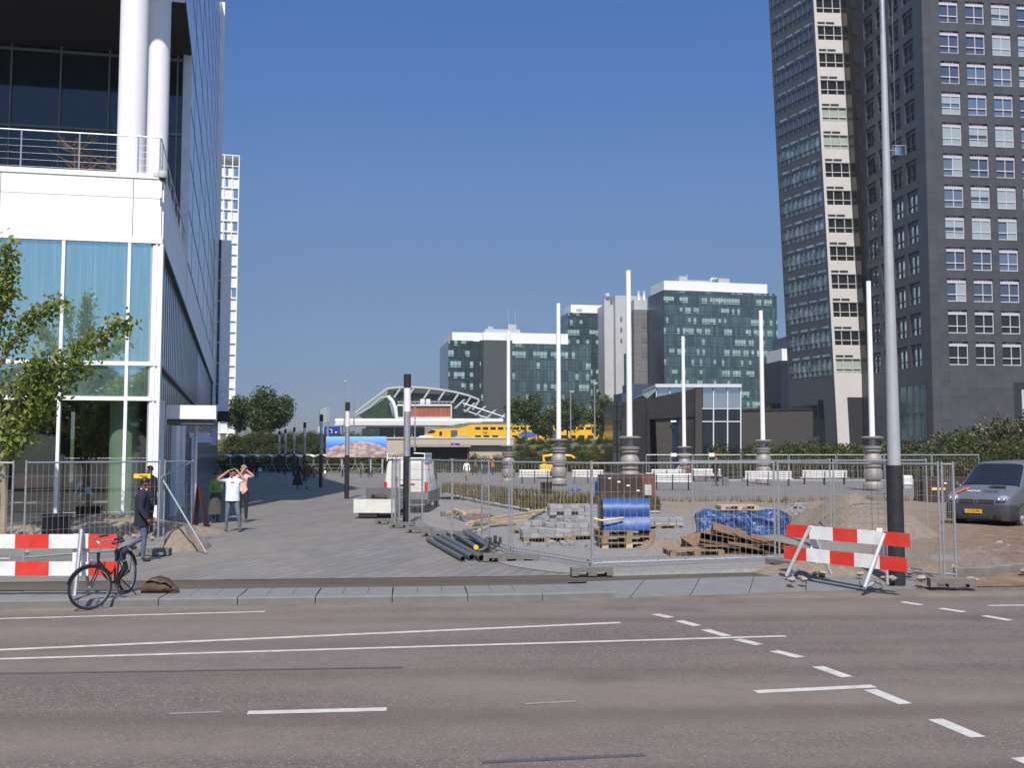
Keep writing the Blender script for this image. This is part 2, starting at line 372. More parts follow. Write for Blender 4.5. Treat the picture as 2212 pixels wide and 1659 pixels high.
# ---------------------------------------------------------------- foliage
def leafmat(name, a, b, c=None, frac=.12):
    t = NT(name); g = t.node('ShaderNodeNewGeometry').outputs['Random Per Island']
    col = t.mix(g, a, b)
    if c: col = t.mix(t.math('GREATER_THAN', t.white(t.comb(g, 3.1, 1.7)), 1-frac), col, c)
    t.fin(col, .55, 0, .35)
    tr = t.node('ShaderNodeBsdfTranslucent'); t.put(tr.inputs[0], col); mx = t.node('ShaderNodeMixShader'); mx.inputs[0].default_value = .3
    t.l.new(t.b.outputs[0], mx.inputs[1]); t.l.new(tr.outputs[0], mx.inputs[2]); t.l.new(mx.outputs[0], t.n['Material Output'].inputs[0]); return t.m
leaf_tree = leafmat('tree_leaf', (.035, .06, .012), (.1, .13, .03))
leaf_far = leafmat('far_tree_leaf', (.035, .055, .016), (.095, .125, .032), (.15, .11, .03), .05)
leaf_shade = leafmat('shaded_tree_leaf', (.012, .02, .007), (.035, .048, .014))  # trees' shaded side facing the glass put into a darker leaf colour
leaf_hedge = leafmat('hedge_leaf', (.028, .045, .012), (.085, .105, .028), (.13, .1, .03), .05)
leaf_aut = leafmat('autumn_leaf', (.035, .048, .013), (.09, .09, .025), (.17, .085, .025), .22)
leaf_pale = leafmat('pale_bush_leaf', (.03, .04, .018), (.09, .1, .04), (.3, .25, .16), .26)
leaf_front = leafmat('maple_leaf', (.085, .12, .014), (.23, .28, .045), (.32, .29, .08), .07)
stem_m = leafmat('dry_stem', (.075, .075, .025), (.16, .13, .05), (.22, .11, .035), .12)
bark = M('tree_bark', (.1, .075, .05), .9, var=.3, scale=9, bump=.5)
bark_pale = M('pale_bark', (.3, .25, .18), .85, var=.25, scale=7, bump=.3)
def leaf(mb, p, s, r):
    n = Vector((r.gauss(0, 1), r.gauss(0, 1), r.gauss(0, 1)+.5)).normalized(); a = n.orthogonal().normalized(); a = Matrix.Rotation(r.uniform(0, 6.28), 3, n) @ a; b = n.cross(a)
    mb.add([p-a*s*.5, p+b*s*.32, p+a*s*.6, p-b*s*.32], [(0, 1, 2, 3)])
def crown(seed, n, blobs, size, rad=(1, 1, 1), inner=.42, flat=0):
    r = random.Random(seed); mb = MB(); C = []
    for i in range(blobs):
        d = Vector((r.gauss(0, 1), r.gauss(0, 1), r.gauss(0, 1))).normalized()
        k = r.uniform(.25, .72); p = Vector((d.x*rad[0]*k, d.y*rad[1]*k, d.z*rad[2]*k))
        if flat and p.z < -flat: p.z = -flat*r.random()
        C.append((p, r.uniform(.24, inner)))
    for i in range(n):
        p, q = C[i % blobs]; d = Vector((r.gauss(0, 1), r.gauss(0, 1), r.gauss(0, 1))).normalized()*q*(r.random()**.35)
        leaf(mb, p+Vector((d.x*rad[0], d.y*rad[1], d.z*rad[2])), size*r.uniform(.6, 1.3), r)
    return mb
def make_tree(name, label, loc, h, rad, n, blobs, size, mat, seed, group=None, trunk=None, r0=.2):
    t = thing(name, label, 'tree', loc, 0, group); c = h-rad[2]
    mb = crown(seed, n, blobs, size, rad)
    mb.v = [p+Vector((0, 0, c)) for p in mb.v]
    mb.build('crown', mat, t); k = MB(); r = random.Random(seed)
    k.path([(0, 0, -.3), (.05, 0, c*.4), (-.05, .05, c*.8), (0, 0, c+rad[2]*.3)], [r0, r0*.8, r0*.6, r0*.2], 8)
    for i in range(6):
        a = r.uniform(0, 6.28); z = c*r.uniform(.6, .95); k.path([(0, 0, z), (math.cos(a)*rad[0]*.3, math.sin(a)*rad[1]*.3, z+rad[2]*.35), (math.cos(a)*rad[0]*.65, math.sin(a)*rad[1]*.65, z+rad[2]*r.uniform(.4, .9))], [r0*.45, r0*.3, r0*.08], 5)
    k.build('trunk', bark, t, True); return t
def make_shrub(name, seed, n, blobs, size, mat, rad):
    t = thing(name, None, 'shrub'); mb = crown(seed, n, blobs, size, rad, .5, rad[2]*.5)
    mb.v = [p+Vector((0, 0, rad[2]*.75)) for p in mb.v]; mb.build('foliage', mat, t)
    k = MB(); r = random.Random(seed)
    for i in range(5): a = r.uniform(0, 6.28); k.path([(.1*math.cos(a), .1*math.sin(a), -.2), (rad[0]*.4*math.cos(a), rad[1]*.4*math.sin(a), rad[2]*.9)], [.05, .015], 4)
    k.build('stem', bark, t); return t
# ---------------------------------------------------------------- railway embankment and what stands on it
emb = [(122.5, 0), (126, .9), (134, 4.1), (420, 4.3)]
mb = MB()
for (y0, z0), (y1, z1) in zip(emb, emb[1:]): mb.quad((-200, y0, z0), (200, y0, z0), (200, y1, z1), (-200, y1, z1))
struct('railway_embankment', mb, grass_m)
beige = M('beige_concrete', (.42, .37, .29), .8, var=.08, scale=.6, grime=(.3, .26, .2), gscale=.3)
w = thing('retaining_wall', 'long beige concrete retaining wall below the yellow train', 'wall', (0, 127, 0))
mb = MB(); mb.bx(-16.5, -13.2, 0, 1.2, 1.2, 4.12); mb.bx(-13.2, 0, .6, 1.2, 0, 4.12); mb.bx(-13.5, .2, -.08, .6, 3.3, 4.12)
mb.build('wall', beige, w); mb = MB(); mb.bx(-16.6, .3, -.16, .1, 4.12, 4.3); mb.build('coping', M('pale_coping', (.5, .46, .38), .8), w)
w = thing('tram_shelter', 'flat roofed dark waiting shelter against the beige wall', 'shelter', (-9.3, 122.5, 0))
mb = MB(); mb.bx(-3.9, 4.3, -.5, 3, 3.05, 3.22); mb.build('roof', M('shelter_roof', (.35, .3, .28), .7), w)
mb = MB(); mb.bx(-4, 4, 2.6, 2.75, 0, 3.04); mb.build('back_panel', M('dark_panel', (.03, .025, .025), .6), w)
for x in (-3.6, 3.95): mb = MB(); mb.tube((x, .2, 0), (x, .2, 3.04), .09); mb.build('post', M('brown_post', (.15, .1, .08), .6), w)
navy = M('sign_blue', (.02, .035, .32), .4, var=.03)
sgw = M('sign_white', (.8, .8, .8), .4, var=.02)
def ns_logo(parent, cx, cz, w, y, mat):
    # two interlocking arrows
    k = w/2; mb = MB()
    def poly(ps): mb.extr([(cx+px*k, y, cz+pz*k) for px, pz in ps], (0, -.02, 0))
    poly([(-.98, .06), (-.52, .42), (-.52, .2), (-.2, .2), (.25, -.3), (.6, -.3), (.52, -.12), (.3, -.12), (-.1, .38), (-.5, .38), (-.52, -.06), (-.5, -.3)][:10]+[(-.6, .06)])
    poly([(.98, -.06), (.52, -.42), (.52, -.2), (.2, -.2), (-.25, .3), (-.6, .3), (-.52, .12), (-.3, .12), (.1, -.38), (.6, -.06)])
    mb.build('logo', mat, parent)
p = A(983.5, 962, 126.7); s = thing('station_sign', 'small blue sign with white arrow emblem on the beige wall', 'sign', p)
mb = MB(); mb.bx(-.55, .55, 0, .08, -.26, .26); mb.build('panel', navy, s); ns_logo(s, 0, 0, .75, -.001, sgw)
p = A(715, 932, 150); s = thing('railway_sign', 'large blue sign with white interlocked arrows on a post', 'sign', (p.x, p.y, 4.1))
zc = p.z-4.1; mb = MB(); mb.bx(-1.05, 1.3, 0, .25, zc-.72, zc+.72); mb.build('panel', navy, s); ns_logo(s, .12, zc, 1.75, -.002, sgw)
mb = MB(); mb.bx(-1.9, -1.07, .02, .25, zc-.72, zc+.72); mb.build('side_panel', M('pale_side', (.5, .52, .5), .5), s); mb = MB(); mb.tube((0, .3, -.3), (0, .3, zc), .12); mb.build('post', galv, s)
# ---------------------------------------------------------------- facade materials
def curtain(name, base, w, h, seed, blind=.8, tint=(.33, .48, .46), floor3=True):
    t = NT(name); p = t.sep(t.obj()); u = t.math('ADD', t.math('ADD', p[0], p[1]), 500.); z = t.math('ADD', p[2], 300.)
    cu = t.math('DIVIDE', u, w); cz = t.math('DIVIDE', z, h); fu = t.math('FRACT', cu); fz = t.math('FRACT', cz)
    iu = t.math('FLOOR', cu); iz = t.math('FLOOR', cz)
    big = t.noise(t.comb(t.math('MULTIPLY', iu, .16), t.math('MULTIPLY', iz, 1.37), seed), 1.0, 2)
    rn = t.white(t.comb(iu, iz, seed)); rw = t.white(t.comb(7.7, iz, seed+3))
    on = t.math('GREATER_THAN', t.math('ADD', t.math('ADD', t.math('MULTIPLY', rn, .35), t.math('MULTIPLY', big, .9)), t.math('MULTIPLY', rw, .22)), blind)
    win = t.math('MULTIPLY', t.math('GREATER_THAN', fz, .36), t.math('LESS_THAN', fz, .74))
    sill = t.math('MULTIPLY', t.math('MULTIPLY', t.math('GREATER_THAN', fz, .2), t.math('LESS_THAN', fz, .3)), t.math('GREATER_THAN', t.white(t.comb(iu, iz, seed+9)), .35))
    bl = t.math('MULTIPLY', on, t.math('MAXIMUM', win, sill))
    ln = t.math('MAXIMUM', t.math('LESS_THAN', fu, .1), t.math('MAXIMUM', t.math('LESS_THAN', fz, .04), t.math('MULTIPLY', t.math('GREATER_THAN', fz, .32), t.math('LESS_THAN', fz, .36))))
    v = t.mix(t.white(t.comb(iu, iz, seed+5)), mul(base, .7), mul(base, 1.35))
    c = t.mix(bl, v, t.mix(rn, tint, mul(tint, .6))); c = t.mix(ln, c, mul(base, .25))
    ro = t.math('ADD', .12, t.math('MULTIPLY', bl, .25))
    mt = t.math('MULTIPLY', .35, t.math('SUBTRACT', 1., bl)); return t.fin(c, ro, mt, .5)
teal_a = curtain('teal_curtain_wall', (.07, .115, .125), .86, 3.05, 1.3, .80)
teal_b = curtain('deep_teal_curtain_wall', (.045, .07, .078), 1.1, 3.3, 4.1, .83)
teal_dark = M('dark_teal_side_glazing', (.03, .04, .055), .25, .3, .2, .3)
stone_d = M('grey_stone_cladding', (.046, .052, .052), .6, var=.08, scale=.4)
conc_l = M('light_concrete', (.42, .42, .43), .8, var=.06, scale=.3)
roofw = M('white_roof_band', (.72, .72, .7), .5, var=.03)
metal_l = M('pale_metal', (.45, .47, .48), .4, .3)
def bld(name, label, p, deg, cat='building'): return thing(name, label, cat, p, R(deg))
# left office block
p = A(968, 900, 300); p.z = 4
b = bld('office_block', 'dark teal glass office block with stepped white roof band behind the station', p, 10)
m = MB(); m.bx(0, 5, 0, 25, 0, 32.2); m.bx(5, 7.6, .6, 25, 0, 32.2); m.bx(9.6, 10.6, .5, 25, 0, 32.4); m.build('left_glazing', teal_b, b)
m = MB(); m.bx(7.6, 9.6, 2, 25, 0, 32); m.build('glazed_gap', teal_dark, b)
m = MB(); m.bx(10.6, 19.4, -.4, 25, 0, 32.4); m.build('stone_panel', stone_d, b)
m = MB(); m.bx(19.4, 44, 0, 25, 0, 31.6); m.build('right_glazing', curtain('grey_teal_curtain_wall', (.075, .115, .12), 1.1, 3.3, 8.3, .86), b)
m = MB(); m.bx(1.4, 10.6, 2.2, 24, 32.2, 34.9); m.bx(10.6, 19.4, .3, 24, 32.4, 34.9); m.bx(19.4, 37, .8, 24, 31.6, 34.9); m.build('roof_band', roofw, b)
m = MB(); m.bx(12, 23, 6, 18, 34.9, 36.6); m.bx(19.4, 22, 7, 10, 36.6, 38.3); m.bx(13, 14.6, 6.5, 8, 36.6, 37.4); m.build('rooftop_plant', metal_l, b)
m = MB(); m.tube((19.6, 8, 38), (19.6, 8, 43), .06); m.tube((21.8, 8, 38), (21.8, 8, 42.6), .06); m.build('antenna', metal_l, b)
# middle tower
p = A(1228, 900, 330); p.z = 4
b = bld('office_tower', 'tall narrow teal office tower beside the pale concrete core', p, 10)
m = MB(); m.bx(0, 12, 0, 12, 0, 44.8); m.bx(12, 17, .8, 12, 0, 44.6); m.build('glazing', teal_b, b)
m = MB(); m.bx(1.2, 12.6, 1, 11, 44.8, 47.6); m.bx(12.6, 14.6, 3, 11, 44.8, 47.2); m.build('roof_band', roofw, b)
m = MB(); m.bx(3, 5, .93, 1.0, 45.4, 46.2); m.build('vent', grey, b)
# concrete core
p = A(1331, 900, 322); p.z = 4
b = bld('concrete_tower', 'pale grey concrete tower with few small windows between glass offices', p, 10)
m = MB(); m.bx(0, 9.5, 0, 11, 0, 49.2); m.bx(-3, 0, 2.5, 12, 0, 46.5); m.build('wall', conc_l, b)
pane_g = M('small_window_glass', (.13, .12, .13), .3, 0, .1)
for k in range(3):
    for (x0, x1) in ((1.6, 2.2), (3.6, 5.2)):
        z = 42.2-k*3.5; m = MB(); m.bx(x0, x1, -.06, .1, z-1.5, z); m.build('window', pane_g, b)
m = MB(); m.bx(-2.6, -.6, 4, 7, 46.5, 48.6); m.ball((-1.5, 4, 49.6), 1.0); m.build('rooftop_plant', metal_l, b)
# stone stair tower with two chimneys
p = A(1371, 900, 305); p.z = 4
b = bld('stair_tower', 'slim brown grey stone stair tower with two metal chimneys', p, 10)
st2 = M('banded_stone', (.14, .134, .138), .7, var=.1, scale=.5)
m = MB(); m.bx(0, 4.6, 0, 8, 0, 42.2)
for k in range(24): m.bx(-.04, 4.64, -.05, 0, k*1.75+.6, k*1.75+.66)
m.build('wall', st2, b)
m = MB(); m.bx(2.4, 4.2, -.1, .1, 36.6, 38.6); m.bx(2.4, 4.2, -.1, .1, 32, 34); m.bx(2.4, 4.2, -.1, .1, 27.5, 29.5); m.build('louvre', pane_g, b)
for x in (3.4, 5.2): m = MB(); m.lathe([(.75, 40), (.75, 46.5), (.5, 46.8), (.5, 49)], (x, 6, 0), 12); m.build('chimney', metal_l, b, True)
m = MB(); m.bx(1.5, 5.6, 4.5, 9, 42.2, 46); m.build('roof_house', conc_l, b)
p = A(1343, 900, 270); p.z = 4
b = bld('dark_annex', 'low dark blue stepped annex in front of the concrete tower', p, 10)
m = MB(); m.bx(0, 2.6, 0, 8, 0, 14.4); m.bx(2.6, 8, .2, 8, 0, 17); m.build('wall', M('navy_cladding', (.04, .05, .085), .5, .1), b)
# right office block
p = A(1436.5, 900, 290); p.z = 4
b = bld('office_block', 'biggest teal glass office block with rows of pale blinds', p, 12)
m = MB(); m.bx(0, 35, 0, 13, 0, 45.8); m.bx(35, 35.6, -.2, 12, 0, 45.4); m.build('glazing', teal_a, b)
m = MB(); m.bx(-.12, 0, .3, 13, 0, 45.6); m.build('side_glazing', teal_dark, b)
m = MB(); m.bx(.4, 33, .8, 12, 45.8, 48.7); m.build('roof_band', roofw, b)
m = MB(); m.bx(6, 8.5, 3, 6, 48.7, 50.6); m.bx(8, 18, 5, 8, 48.7, 49.9); m.bx(18.5, 22, 3, 6, 48.7, 50.4); m.path([(16.4, 4, 48.7), (16.4, 4, 50), (16.9, 4, 50.4), (18.4, 4, 50.4)], .35, 8); m.tube((8.8, 4, 49), (8.8, 4, 51.2), .25); m.build('rooftop_plant', metal_l, b)
p = A(1688, 900, 210); p.z = 3
b = bld('dark_office', 'dark narrow office building with white roof corner beside the leaning tower', p, 8)
m = MB(); m.bx(0, 6, 0, 10, 0, 18.7); m.build('wall', M('dark_office_glass', (.02, .022, .04), .3, .2), b); m = MB(); m.bx(.3, 2.1, -.1, 8, 18.7, 21.2); m.build('roof_box', roofw, b)
m = MB(); m.bx(2.1, 6, 0, 9, 18.7, 24); m.build('roof_house', M('blue_cladding', (.06, .07, .12), .5), b)
# white grid tower at far left
WX = 8.5; H = 92.7; p = A(513, 600, 300)-Vector((math.cos(R(15.4)), math.sin(R(15.4)), 0))*WX; p.z = 0
b = bld('grid_tower', 'slim white gridded office tower far behind the left building', p, 15.4)
m = MB(); m.bx(0, WX-.15, .25, 12, 0, H-4); m.build('wall', M('pale_panel', (.68, .69, .68), .5, var=.06, scale=.3), b)
m = MB(); sp = 3.37
k = 0
while k*sp < H+.1:
    z = H-k*sp; m.bx(0, WX, -.15, 12, z-.28, z); k += 1
for x in (.2, WX-7.2, WX-4.6, WX-2.2, WX-.3): m.bx(x, x+.3, -.12, .25, 0, H)
for y in (4, 8, 11.7): m.bx(WX-.2, WX, y, y+.3, 0, H)
m.build('grid_frame', roofw, b)
gw = M('sky_blue_window', (.2, .32, .42), .15, .5)
for k in range(1, 27):
    z = H-k*sp
    for i, x in enumerate((WX-6.8, WX-4.2, WX-1.8)):
        if rnd.random() < (.75 if k in (2, 4, 5, 6, 22, 23, 0) else .22) : m = MB(); m.bx(x+.2, x+rnd.choice((.9, 1.7, 1.7)), .15, .27, z-sp+.35, z-.35); m.build('window', gw if k < 20 else pane_g, b)
# ---------------------------------------------------------------- station
b = thing('railway_station', 'station hall with curved white ribbed roof and terracotta wall', 'station', A(930, 905, 262)*1.0)
bz = b.location.copy()
def SP(x, y, Y=262): return A(x, y, Y)-bz
arch = [(762, 893), (800, 864), (836, 837), (860, 834.5), (885, 833.5), (915, 835), (950, 839), (985, 845), (1012, 852), (1035, 861)]
m = MB()
pts = [SP(*q) for q in arch]; n = len(pts)
m.loft([[q+Vector((0, y, dz)) for q in pts]+[q+Vector((0, y, dz-.5)) for q in pts[::-1]] for y, dz in ((0, 0), (.8, 0))])
low = [SP(x, y) for x, y in [(765, 900), (800, 880), (822, 860), (842, 856)]]
m.path(low, .22, 6); m.build('roof_edge', M('station_roof_white', (.4, .41, .41), .5), b)
m = MB(); m.loft([[pts[i]+Vector((0, y, -.3)) for i in range(n)] for y in (1, 30)], False, False); m.build('roof_glass', M('roof_glazing', (.1, .13, .12), .2, .3), b)
for t in (2.0, 3.2, 4.3, 5.4, 6.3, 7.2, 8.2, 9.0):
    i = min(int(t), n-2); q = pts[i].lerp(pts[i+1], t-i); m = MB(); m.obox(q+Vector((-.2, .1, -.4)), (.5, 0, 0), (-1.7, -.1, -2.5), (0, .4, -.3)); m.build('rafter', metal_l, b)
m = MB(); m.extr([SP(*q) for q in [(765, 895), (838, 840), (836, 858), (820, 868), (800, 882), (778, 898)]], (0, .4, 0)); m.build('eaves_glass', M('pale_glass', (.25, .3, .29), .2, .3), b)
m = MB(); m.extr([SP(*q) for q in [(776, 898), (800, 882), (836, 858), (850, 905), (790, 910)]], (0, .4, 0)); m.build('side_glass', M('green_glass', (.03, .06, .03), .15, .2, .4, .6), b)
m = MB(); m.path([SP(838, 856, 260), SP(848, 867, 260), SP(854, 882, 260), SP(857, 905, 260)], .5, 8); m.build('curved_column', roofw, b, True)
m = MB(); m.extr([SP(x, y, 264) for x, y in [(850, 845), (1030, 858), (1030, 912), (850, 912)]], (0, 6, 0)); m.build('hall_glazing', M('hall_glass', (.035, .05, .048), .2, .3, .3, .5), b)
m = MB()
for i in range(9): x = 886+i*10.2; m.extr([SP(x, 879, 261), SP(x+9.6, 879, 261), SP(x+9.6, 904, 261), SP(x, 904, 261)], (0, .6, 0))
m.build('terracotta_wall', M('terracotta', (.3, .09, .045), .8, var=.25, scale=.6), b)
m = MB()
for y in (877, 904.5): m.obox(SP(858, y, 260.6), SP(976, y, 260.6)-SP(858, y, 260.6), (0, .8, 0), (0, 0, .45))
for x in (857, 872, 975): m.tube(SP(x, 905, 260.6), SP(x, 877, 260.6), .18)
for i in range(14): x = 862+i*8.6; m.tube(SP(x, 877, 260.5), SP(x, 868, 260.5), .05, 4)
m.tube(SP(858, 868, 260.5), SP(976, 868, 260.5), .08, 4); m.build('balcony', M('pale_balcony', (.6, .58, .55), .6), b)
m = MB()
for x0 in (908, 920): m.obox(SP(x0, 877, 260.9), SP(x0+9, 877, 260.9)-SP(x0, 877, 260.9), (0, .2, 0), (0, 0, 1.8))
m.build('white_door', roofw, b)
m = MB(); q0, q1 = SP(1000, 863, 258), SP(1090, 893, 258)
for k in range(5): a = q0.lerp(q1, k/4); m.obox(a, (.7, 0, .1), (-2.4, 0, -2.3), (0, .4, -.3))
m.tube(q0+Vector((0, 0, -1)), q1+Vector((0, 0, -1)), .2); m.tube(q0+Vector((0, 3, -2.6)), q1+Vector((0, 3, -2.6)), .15); m.tube(q1+Vector((-7, 1, -2)), q1+Vector((-12, 1, -9)), .15); m.build('side_canopy', metal_l, b)
b = thing('platform_canopy', 'long white flat platform canopy above the train', 'canopy', A(905, 912, 244)); bz = b.location.copy()
m = MB(); q0, q1 = SP(724, 911, 244), SP(1087, 911, 244); m.obox(q0, q1-q0, (0, 8, 0), (0, 0, .75))
q0, q1 = SP(723, 918.5, 243), SP(1010, 918.5, 243); m.obox(q0, q1-q0, (0, 9, 0), (0, 0, .32)); q0, q1 = SP(725, 914.5, 243.3), SP(1040, 914.5, 243.3); m.obox(q0, q1-q0, (0, 8, 0), (0, 0, .28)); m.build('roof', roofw, b)
m = MB(); q0, q1 = SP(790, 950, 247), SP(915, 950, 247); m.obox(q0, q1-q0, (0, 3, 0), (0, 0, 3.2)); m.build('waiting_room', M('waiting_room_glass', (.05, .05, .055), .3, .1, .4, .5), b)
m = MB(); q0, q1 = SP(848, 952, 245), SP(905, 952, 245); m.obox(q0, q1-q0, (0, .3, 0), (0, 0, .9)); m.build('timber_panel', M('tan_panel', (.3, .16, .06), .6), b)
for x in (740, 765, 800, 852, 890): m = MB(); m.tube(SP(x, 955, 245), SP(x, 919, 245), .14); m.build('post', grey, b)
m = MB(); q = SP(782, 945, 243); m.obox(q, (4.2, 0, 0), (0, 3, 0), (0, 0, 2.2)); m.build('kiosk', M('kiosk_glass', (.03, .055, .05), .2, .2, .5, .8), b)
# ---------------------------------------------------------------- train
ylw = M('train_yellow', (.72, .4, .015), .35, var=.05, scale=.5)
trg = M('train_window', (.02, .02, .022), .15); trr = M('train_roof', (.14, .14, .14), .6)
NX0 = A(912, 940, 228).x
tr = thing('train', 'yellow double deck passenger train with blue flash standing behind the wall', 'train', (NX0, 228, 4.6))
def coach(x0, x1, cab):
    m = MB()
    if cab: pr = [(x0+.5, .5), (x1, .5), (x1, 4.15), (x0+11.2, 4.15), (x0+8.3, 3.35), (x0+2.2, 3.2), (x0+.9, 2.2), (x0, 1.4)]
    else: pr = [(x0, .5), (x1, .5), (x1, 4.15), (x0, 4.15)]
    m.extr([(x, 0, z) for x, z in pr], (0, 2.8, 0)); o = m.build('coach', ylw, tr)
    m = MB()
    rp = [(x0+8.0, 3.3), (x0+11.2, 4.16), (x1-.3, 4.16), (x1-.6, 4.6), (x0+10.2, 4.6), (x0+3, 3.45), (x0+2.2, 3.22)] if cab else [(x0+.2, 4.16), (x1-.2, 4.16), (x1-.6, 4.6), (x0+.6, 4.6)]
    m.extr([(x, .12, z) for x, z in rp], (0, 2.55, 0)); m.build('roof', trr, o)
    def win(a, c, z0, z1, nm='window', mt=trg): k = MB(); k.bx(a, c, -.03, .05, z0, z1); k.build(nm, mt, o)
    a = x0+(12 if cab else 2)
    while a < x1-1.5:
        win(a, a+1.25, 3.0, 3.6); a += 1.72
    for a in ([12, 13.9, 15.9, 20.4, 22.6] if cab else [5, 7, 9, 11, 15, 17, 19]): win(x0+a, x0+a+1.3, .9, 1.75)
    for a in ([6.5] if cab else [2.4, 22.4]): win(x0+a, x0+a+1.5, .55, 2.9, 'door', M('train_door', (.09, .09, .1), .4))
    if cab:
        win(x0+3.9, x0+4.5, 1.6, 2.6); k = MB(); k.extr([(x0+.95, -.03, 2.15), (x0+2.1, -.03, 3.05), (x0+3.1, -.03, 2.75), (x0+2.6, -.03, 2.2)], (0, 2.86, 0)); k.build('windscreen', trg, o)
        k = MB(); k.extr([(x1-4, -.04, 2.1), (x1-2.6, -.04, 2.75), (x1-.4, -.04, 2.3), (x1-.2, -.04, 1.4), (x1-2, -.04, 1.3), (x1-4.2, -.04, 1.6)], (0, .06, 0)); k.build('blue_flash', M('train_blue', (.03, .13, .4), .4), o)
        text('NS', 'lettering', trg, o, frame((x0+14.2, -.05, 2.3), (1, 0, 0), (0, 0, 1)), .9)
    for a in (3, x1-x0-3): k = MB(); k.bx(x0+a-1.6, x0+a+1.6, .2, 2.6, 0, .5); k.build('bogie', dark, o)
coach(0, 26, True); coach(26.5, 52, False); coach(52.5, 66, False)
m = MB(); m.bx(-120, 120, 224, 250, 3.5, 4.55); struct('railway_track', m, M('ballast', (.14, .12, .1), .9, var=.3, scale=6))
# vehicles on the road along the embankment top
def small_car(label, x, y, Y, mat, L=4.3):
    p = A(x, y, Y); t = thing('parked_car', label, 'car', (p.x, Y, 3.12 if Y < 150 else 4.14), 0, 'cars on the station road')
    m = MB(); side = [(-L/2, .3), (L/2, .3), (L/2+.02, .62), (L/2-.5, .85), (L/2-1.1, .92), (L/2-1.8, 1.42), (-L/2+1.0, 1.45), (-L/2+.3, .95), (-L/2, .8)]
    m.loft([[(a, yy, c*(1 if i else .99)) for a, c in side] for i, yy in ((0, -.85), (1, -.7), (1, .7), (0, .85))]); m.build('body', mat, t)
    m = MB(); m.extr([(-L/2+.75, -.87, .95), (L/2-1.25, -.87, .95), (L/2-1.8, -.8, 1.36), (-L/2+1.1, -.8, 1.38)], (0, 1.7, 0)); m.build('window', trg, t)
    for a in (-L/2+.8, L/2-.85):
        for s in (-.86, .7): m = MB(); m.loft([[(a+.32*math.cos(k*PI/6), s+d, .32+.32*math.sin(k*PI/6)) for k in range(12)] for d in (0, .18)]); m.build('wheel', black, t)
small_car('white car driving along the wall top in front of the train nose', 928, 945, 131.5, white)
small_car('light blue car driving along the wall top before the train', 1006, 945, 131.5, M('light_blue_paint', (.2, .4, .62), .3))
small_car('pale distant car right of the round tree on the embankment', 770, 948, 190, metal_l)
# ---------------------------------------------------------------- dark pavilion
gran = M('dark_granite', (.022, .02, .019), .35, var=.25, scale=1.2, grime=(.034, .032, .03), gscale=.5)
gran2 = M('brown_granite', (.042, .036, .032), .55, var=.12, scale=.8)
sil = M('silver_frame', (.62, .63, .64), .4, .2, .04)
skyg = NT('sky_mirror_glass'); skyg = skyg.fin((.55, .62, .66), .06, .85, .5)
dkg = NT('dark_mirror_glass'); dkg = dkg.fin((.012, .017, .024), .05, 0, .8)
p = A(1396, 979, 105); p.z = 0
b = bld('granite_pavilion', 'low dark granite pavilion with slanted roof and silver framed glass box', p, 0); bz = p.copy()
def PX(x, y, Y=105.0): return A(x, y, Y)-bz
def slab(nm, pts, d, mt, Y=105.0): k = MB(); k.extr([PX(x, y, Y) for x, y in pts], (0, d, 0)); return k.build(nm, mt, b)
slab('stone_lintel', [(1397, 862), (1502, 839), (1502, 900), (1397, 906)], 9, gran)
slab('stone_pier', [(1502, 838.5), (1517, 838.5), (1517, 1035), (1502, 1035)], 10, gran2, 104.6)
slab('stone_pier', [(1397, 906), (1403, 905), (1406, 1035), (1397, 1035)], 9, gran)
slab('stone_panel', [(1416, 905), (1452, 903), (1452, 1035), (1422, 1035)], 3, gran2, 105.3)
slab('stone_panel', [(1464, 903), (1502, 901), (1502, 1035), (1464, 1035)], 3, gran, 105.2)
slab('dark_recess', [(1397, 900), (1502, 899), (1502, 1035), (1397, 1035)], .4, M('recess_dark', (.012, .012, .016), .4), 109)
slab('door_glass', [(1452, 903), (1464, 903), (1464, 1035), (1452, 1035)], .2, M('blue_dark_glass', (.02, .03, .06), .1, .2), 105.6)
slab('notice', [(1449, 908.5), (1461, 908.5), (1461, 912), (1449, 912)], .1, white, 104.8)
lg = curtain('pavilion_glass', (.05, .058, .055), 1.5, 2.4, 2.2, 1.5)
slab('left_glazing', [(1324, 872), (1346, 868), (1346, 1035), (1324, 1035)], 10, lg, 106)
slab('left_stone', [(1346, 868), (1397, 858), (1397, 1035), (1346, 1035)], 10, gran, 105.4)
slab('left_door', [(1343, 905), (1352, 905), (1352, 1035), (1343, 1035)], .3, black, 105.3)
slab('glass_box', [(1420, 836), (1600, 836), (1600, 1035), (1420, 1035)], 10, dkg, 106.6)
slab('clerestory', [(1420, 836), (1500, 836), (1500, 856), (1420, 868)], .1, skyg, 106.4)
for x0, x1 in ((1518.5, 1540), (1542, 1570), (1573, 1599)):
    slab('window', [(x0, 837), (x1, 837), (x1, 881), (x0, 881)], .1, skyg, 106.4); slab('window', [(x0, 884), (x1, 884), (x1, 909), (x0, 909)], .1, dkg, 106.4); slab('window', [(x0, 912), (x1, 912), (x1, 1035), (x0, 1035)], .1, dkg, 106.4)
m = MB()
def bar(x0, y0, x1, y1, Y=106.2, d=.35): m.extr([PX(x0, y0, Y), PX(x1, y0, Y), PX(x1, y1, Y), PX(x0, y1, Y)], (0, d, 0))
bar(1416, 829.5, 1602, 836.5, 105.9, 11)
for x in (1540, 1570.5, 1599): bar(x, 836, x+2.6, 1035)
for y in (881.5, 909.5): bar(1517, y, 1600, y+2.4, 106.3, .3)
for x in (1417, 1446): bar(x, 836, x+2, 866)
m.build('frame', sil, b)
slab('roof_edge', [(1388, 853), (1417, 838), (1417, 845), (1397, 862)], 9, M('pale_glass', (.25, .3, .29), .2, .3), 106)
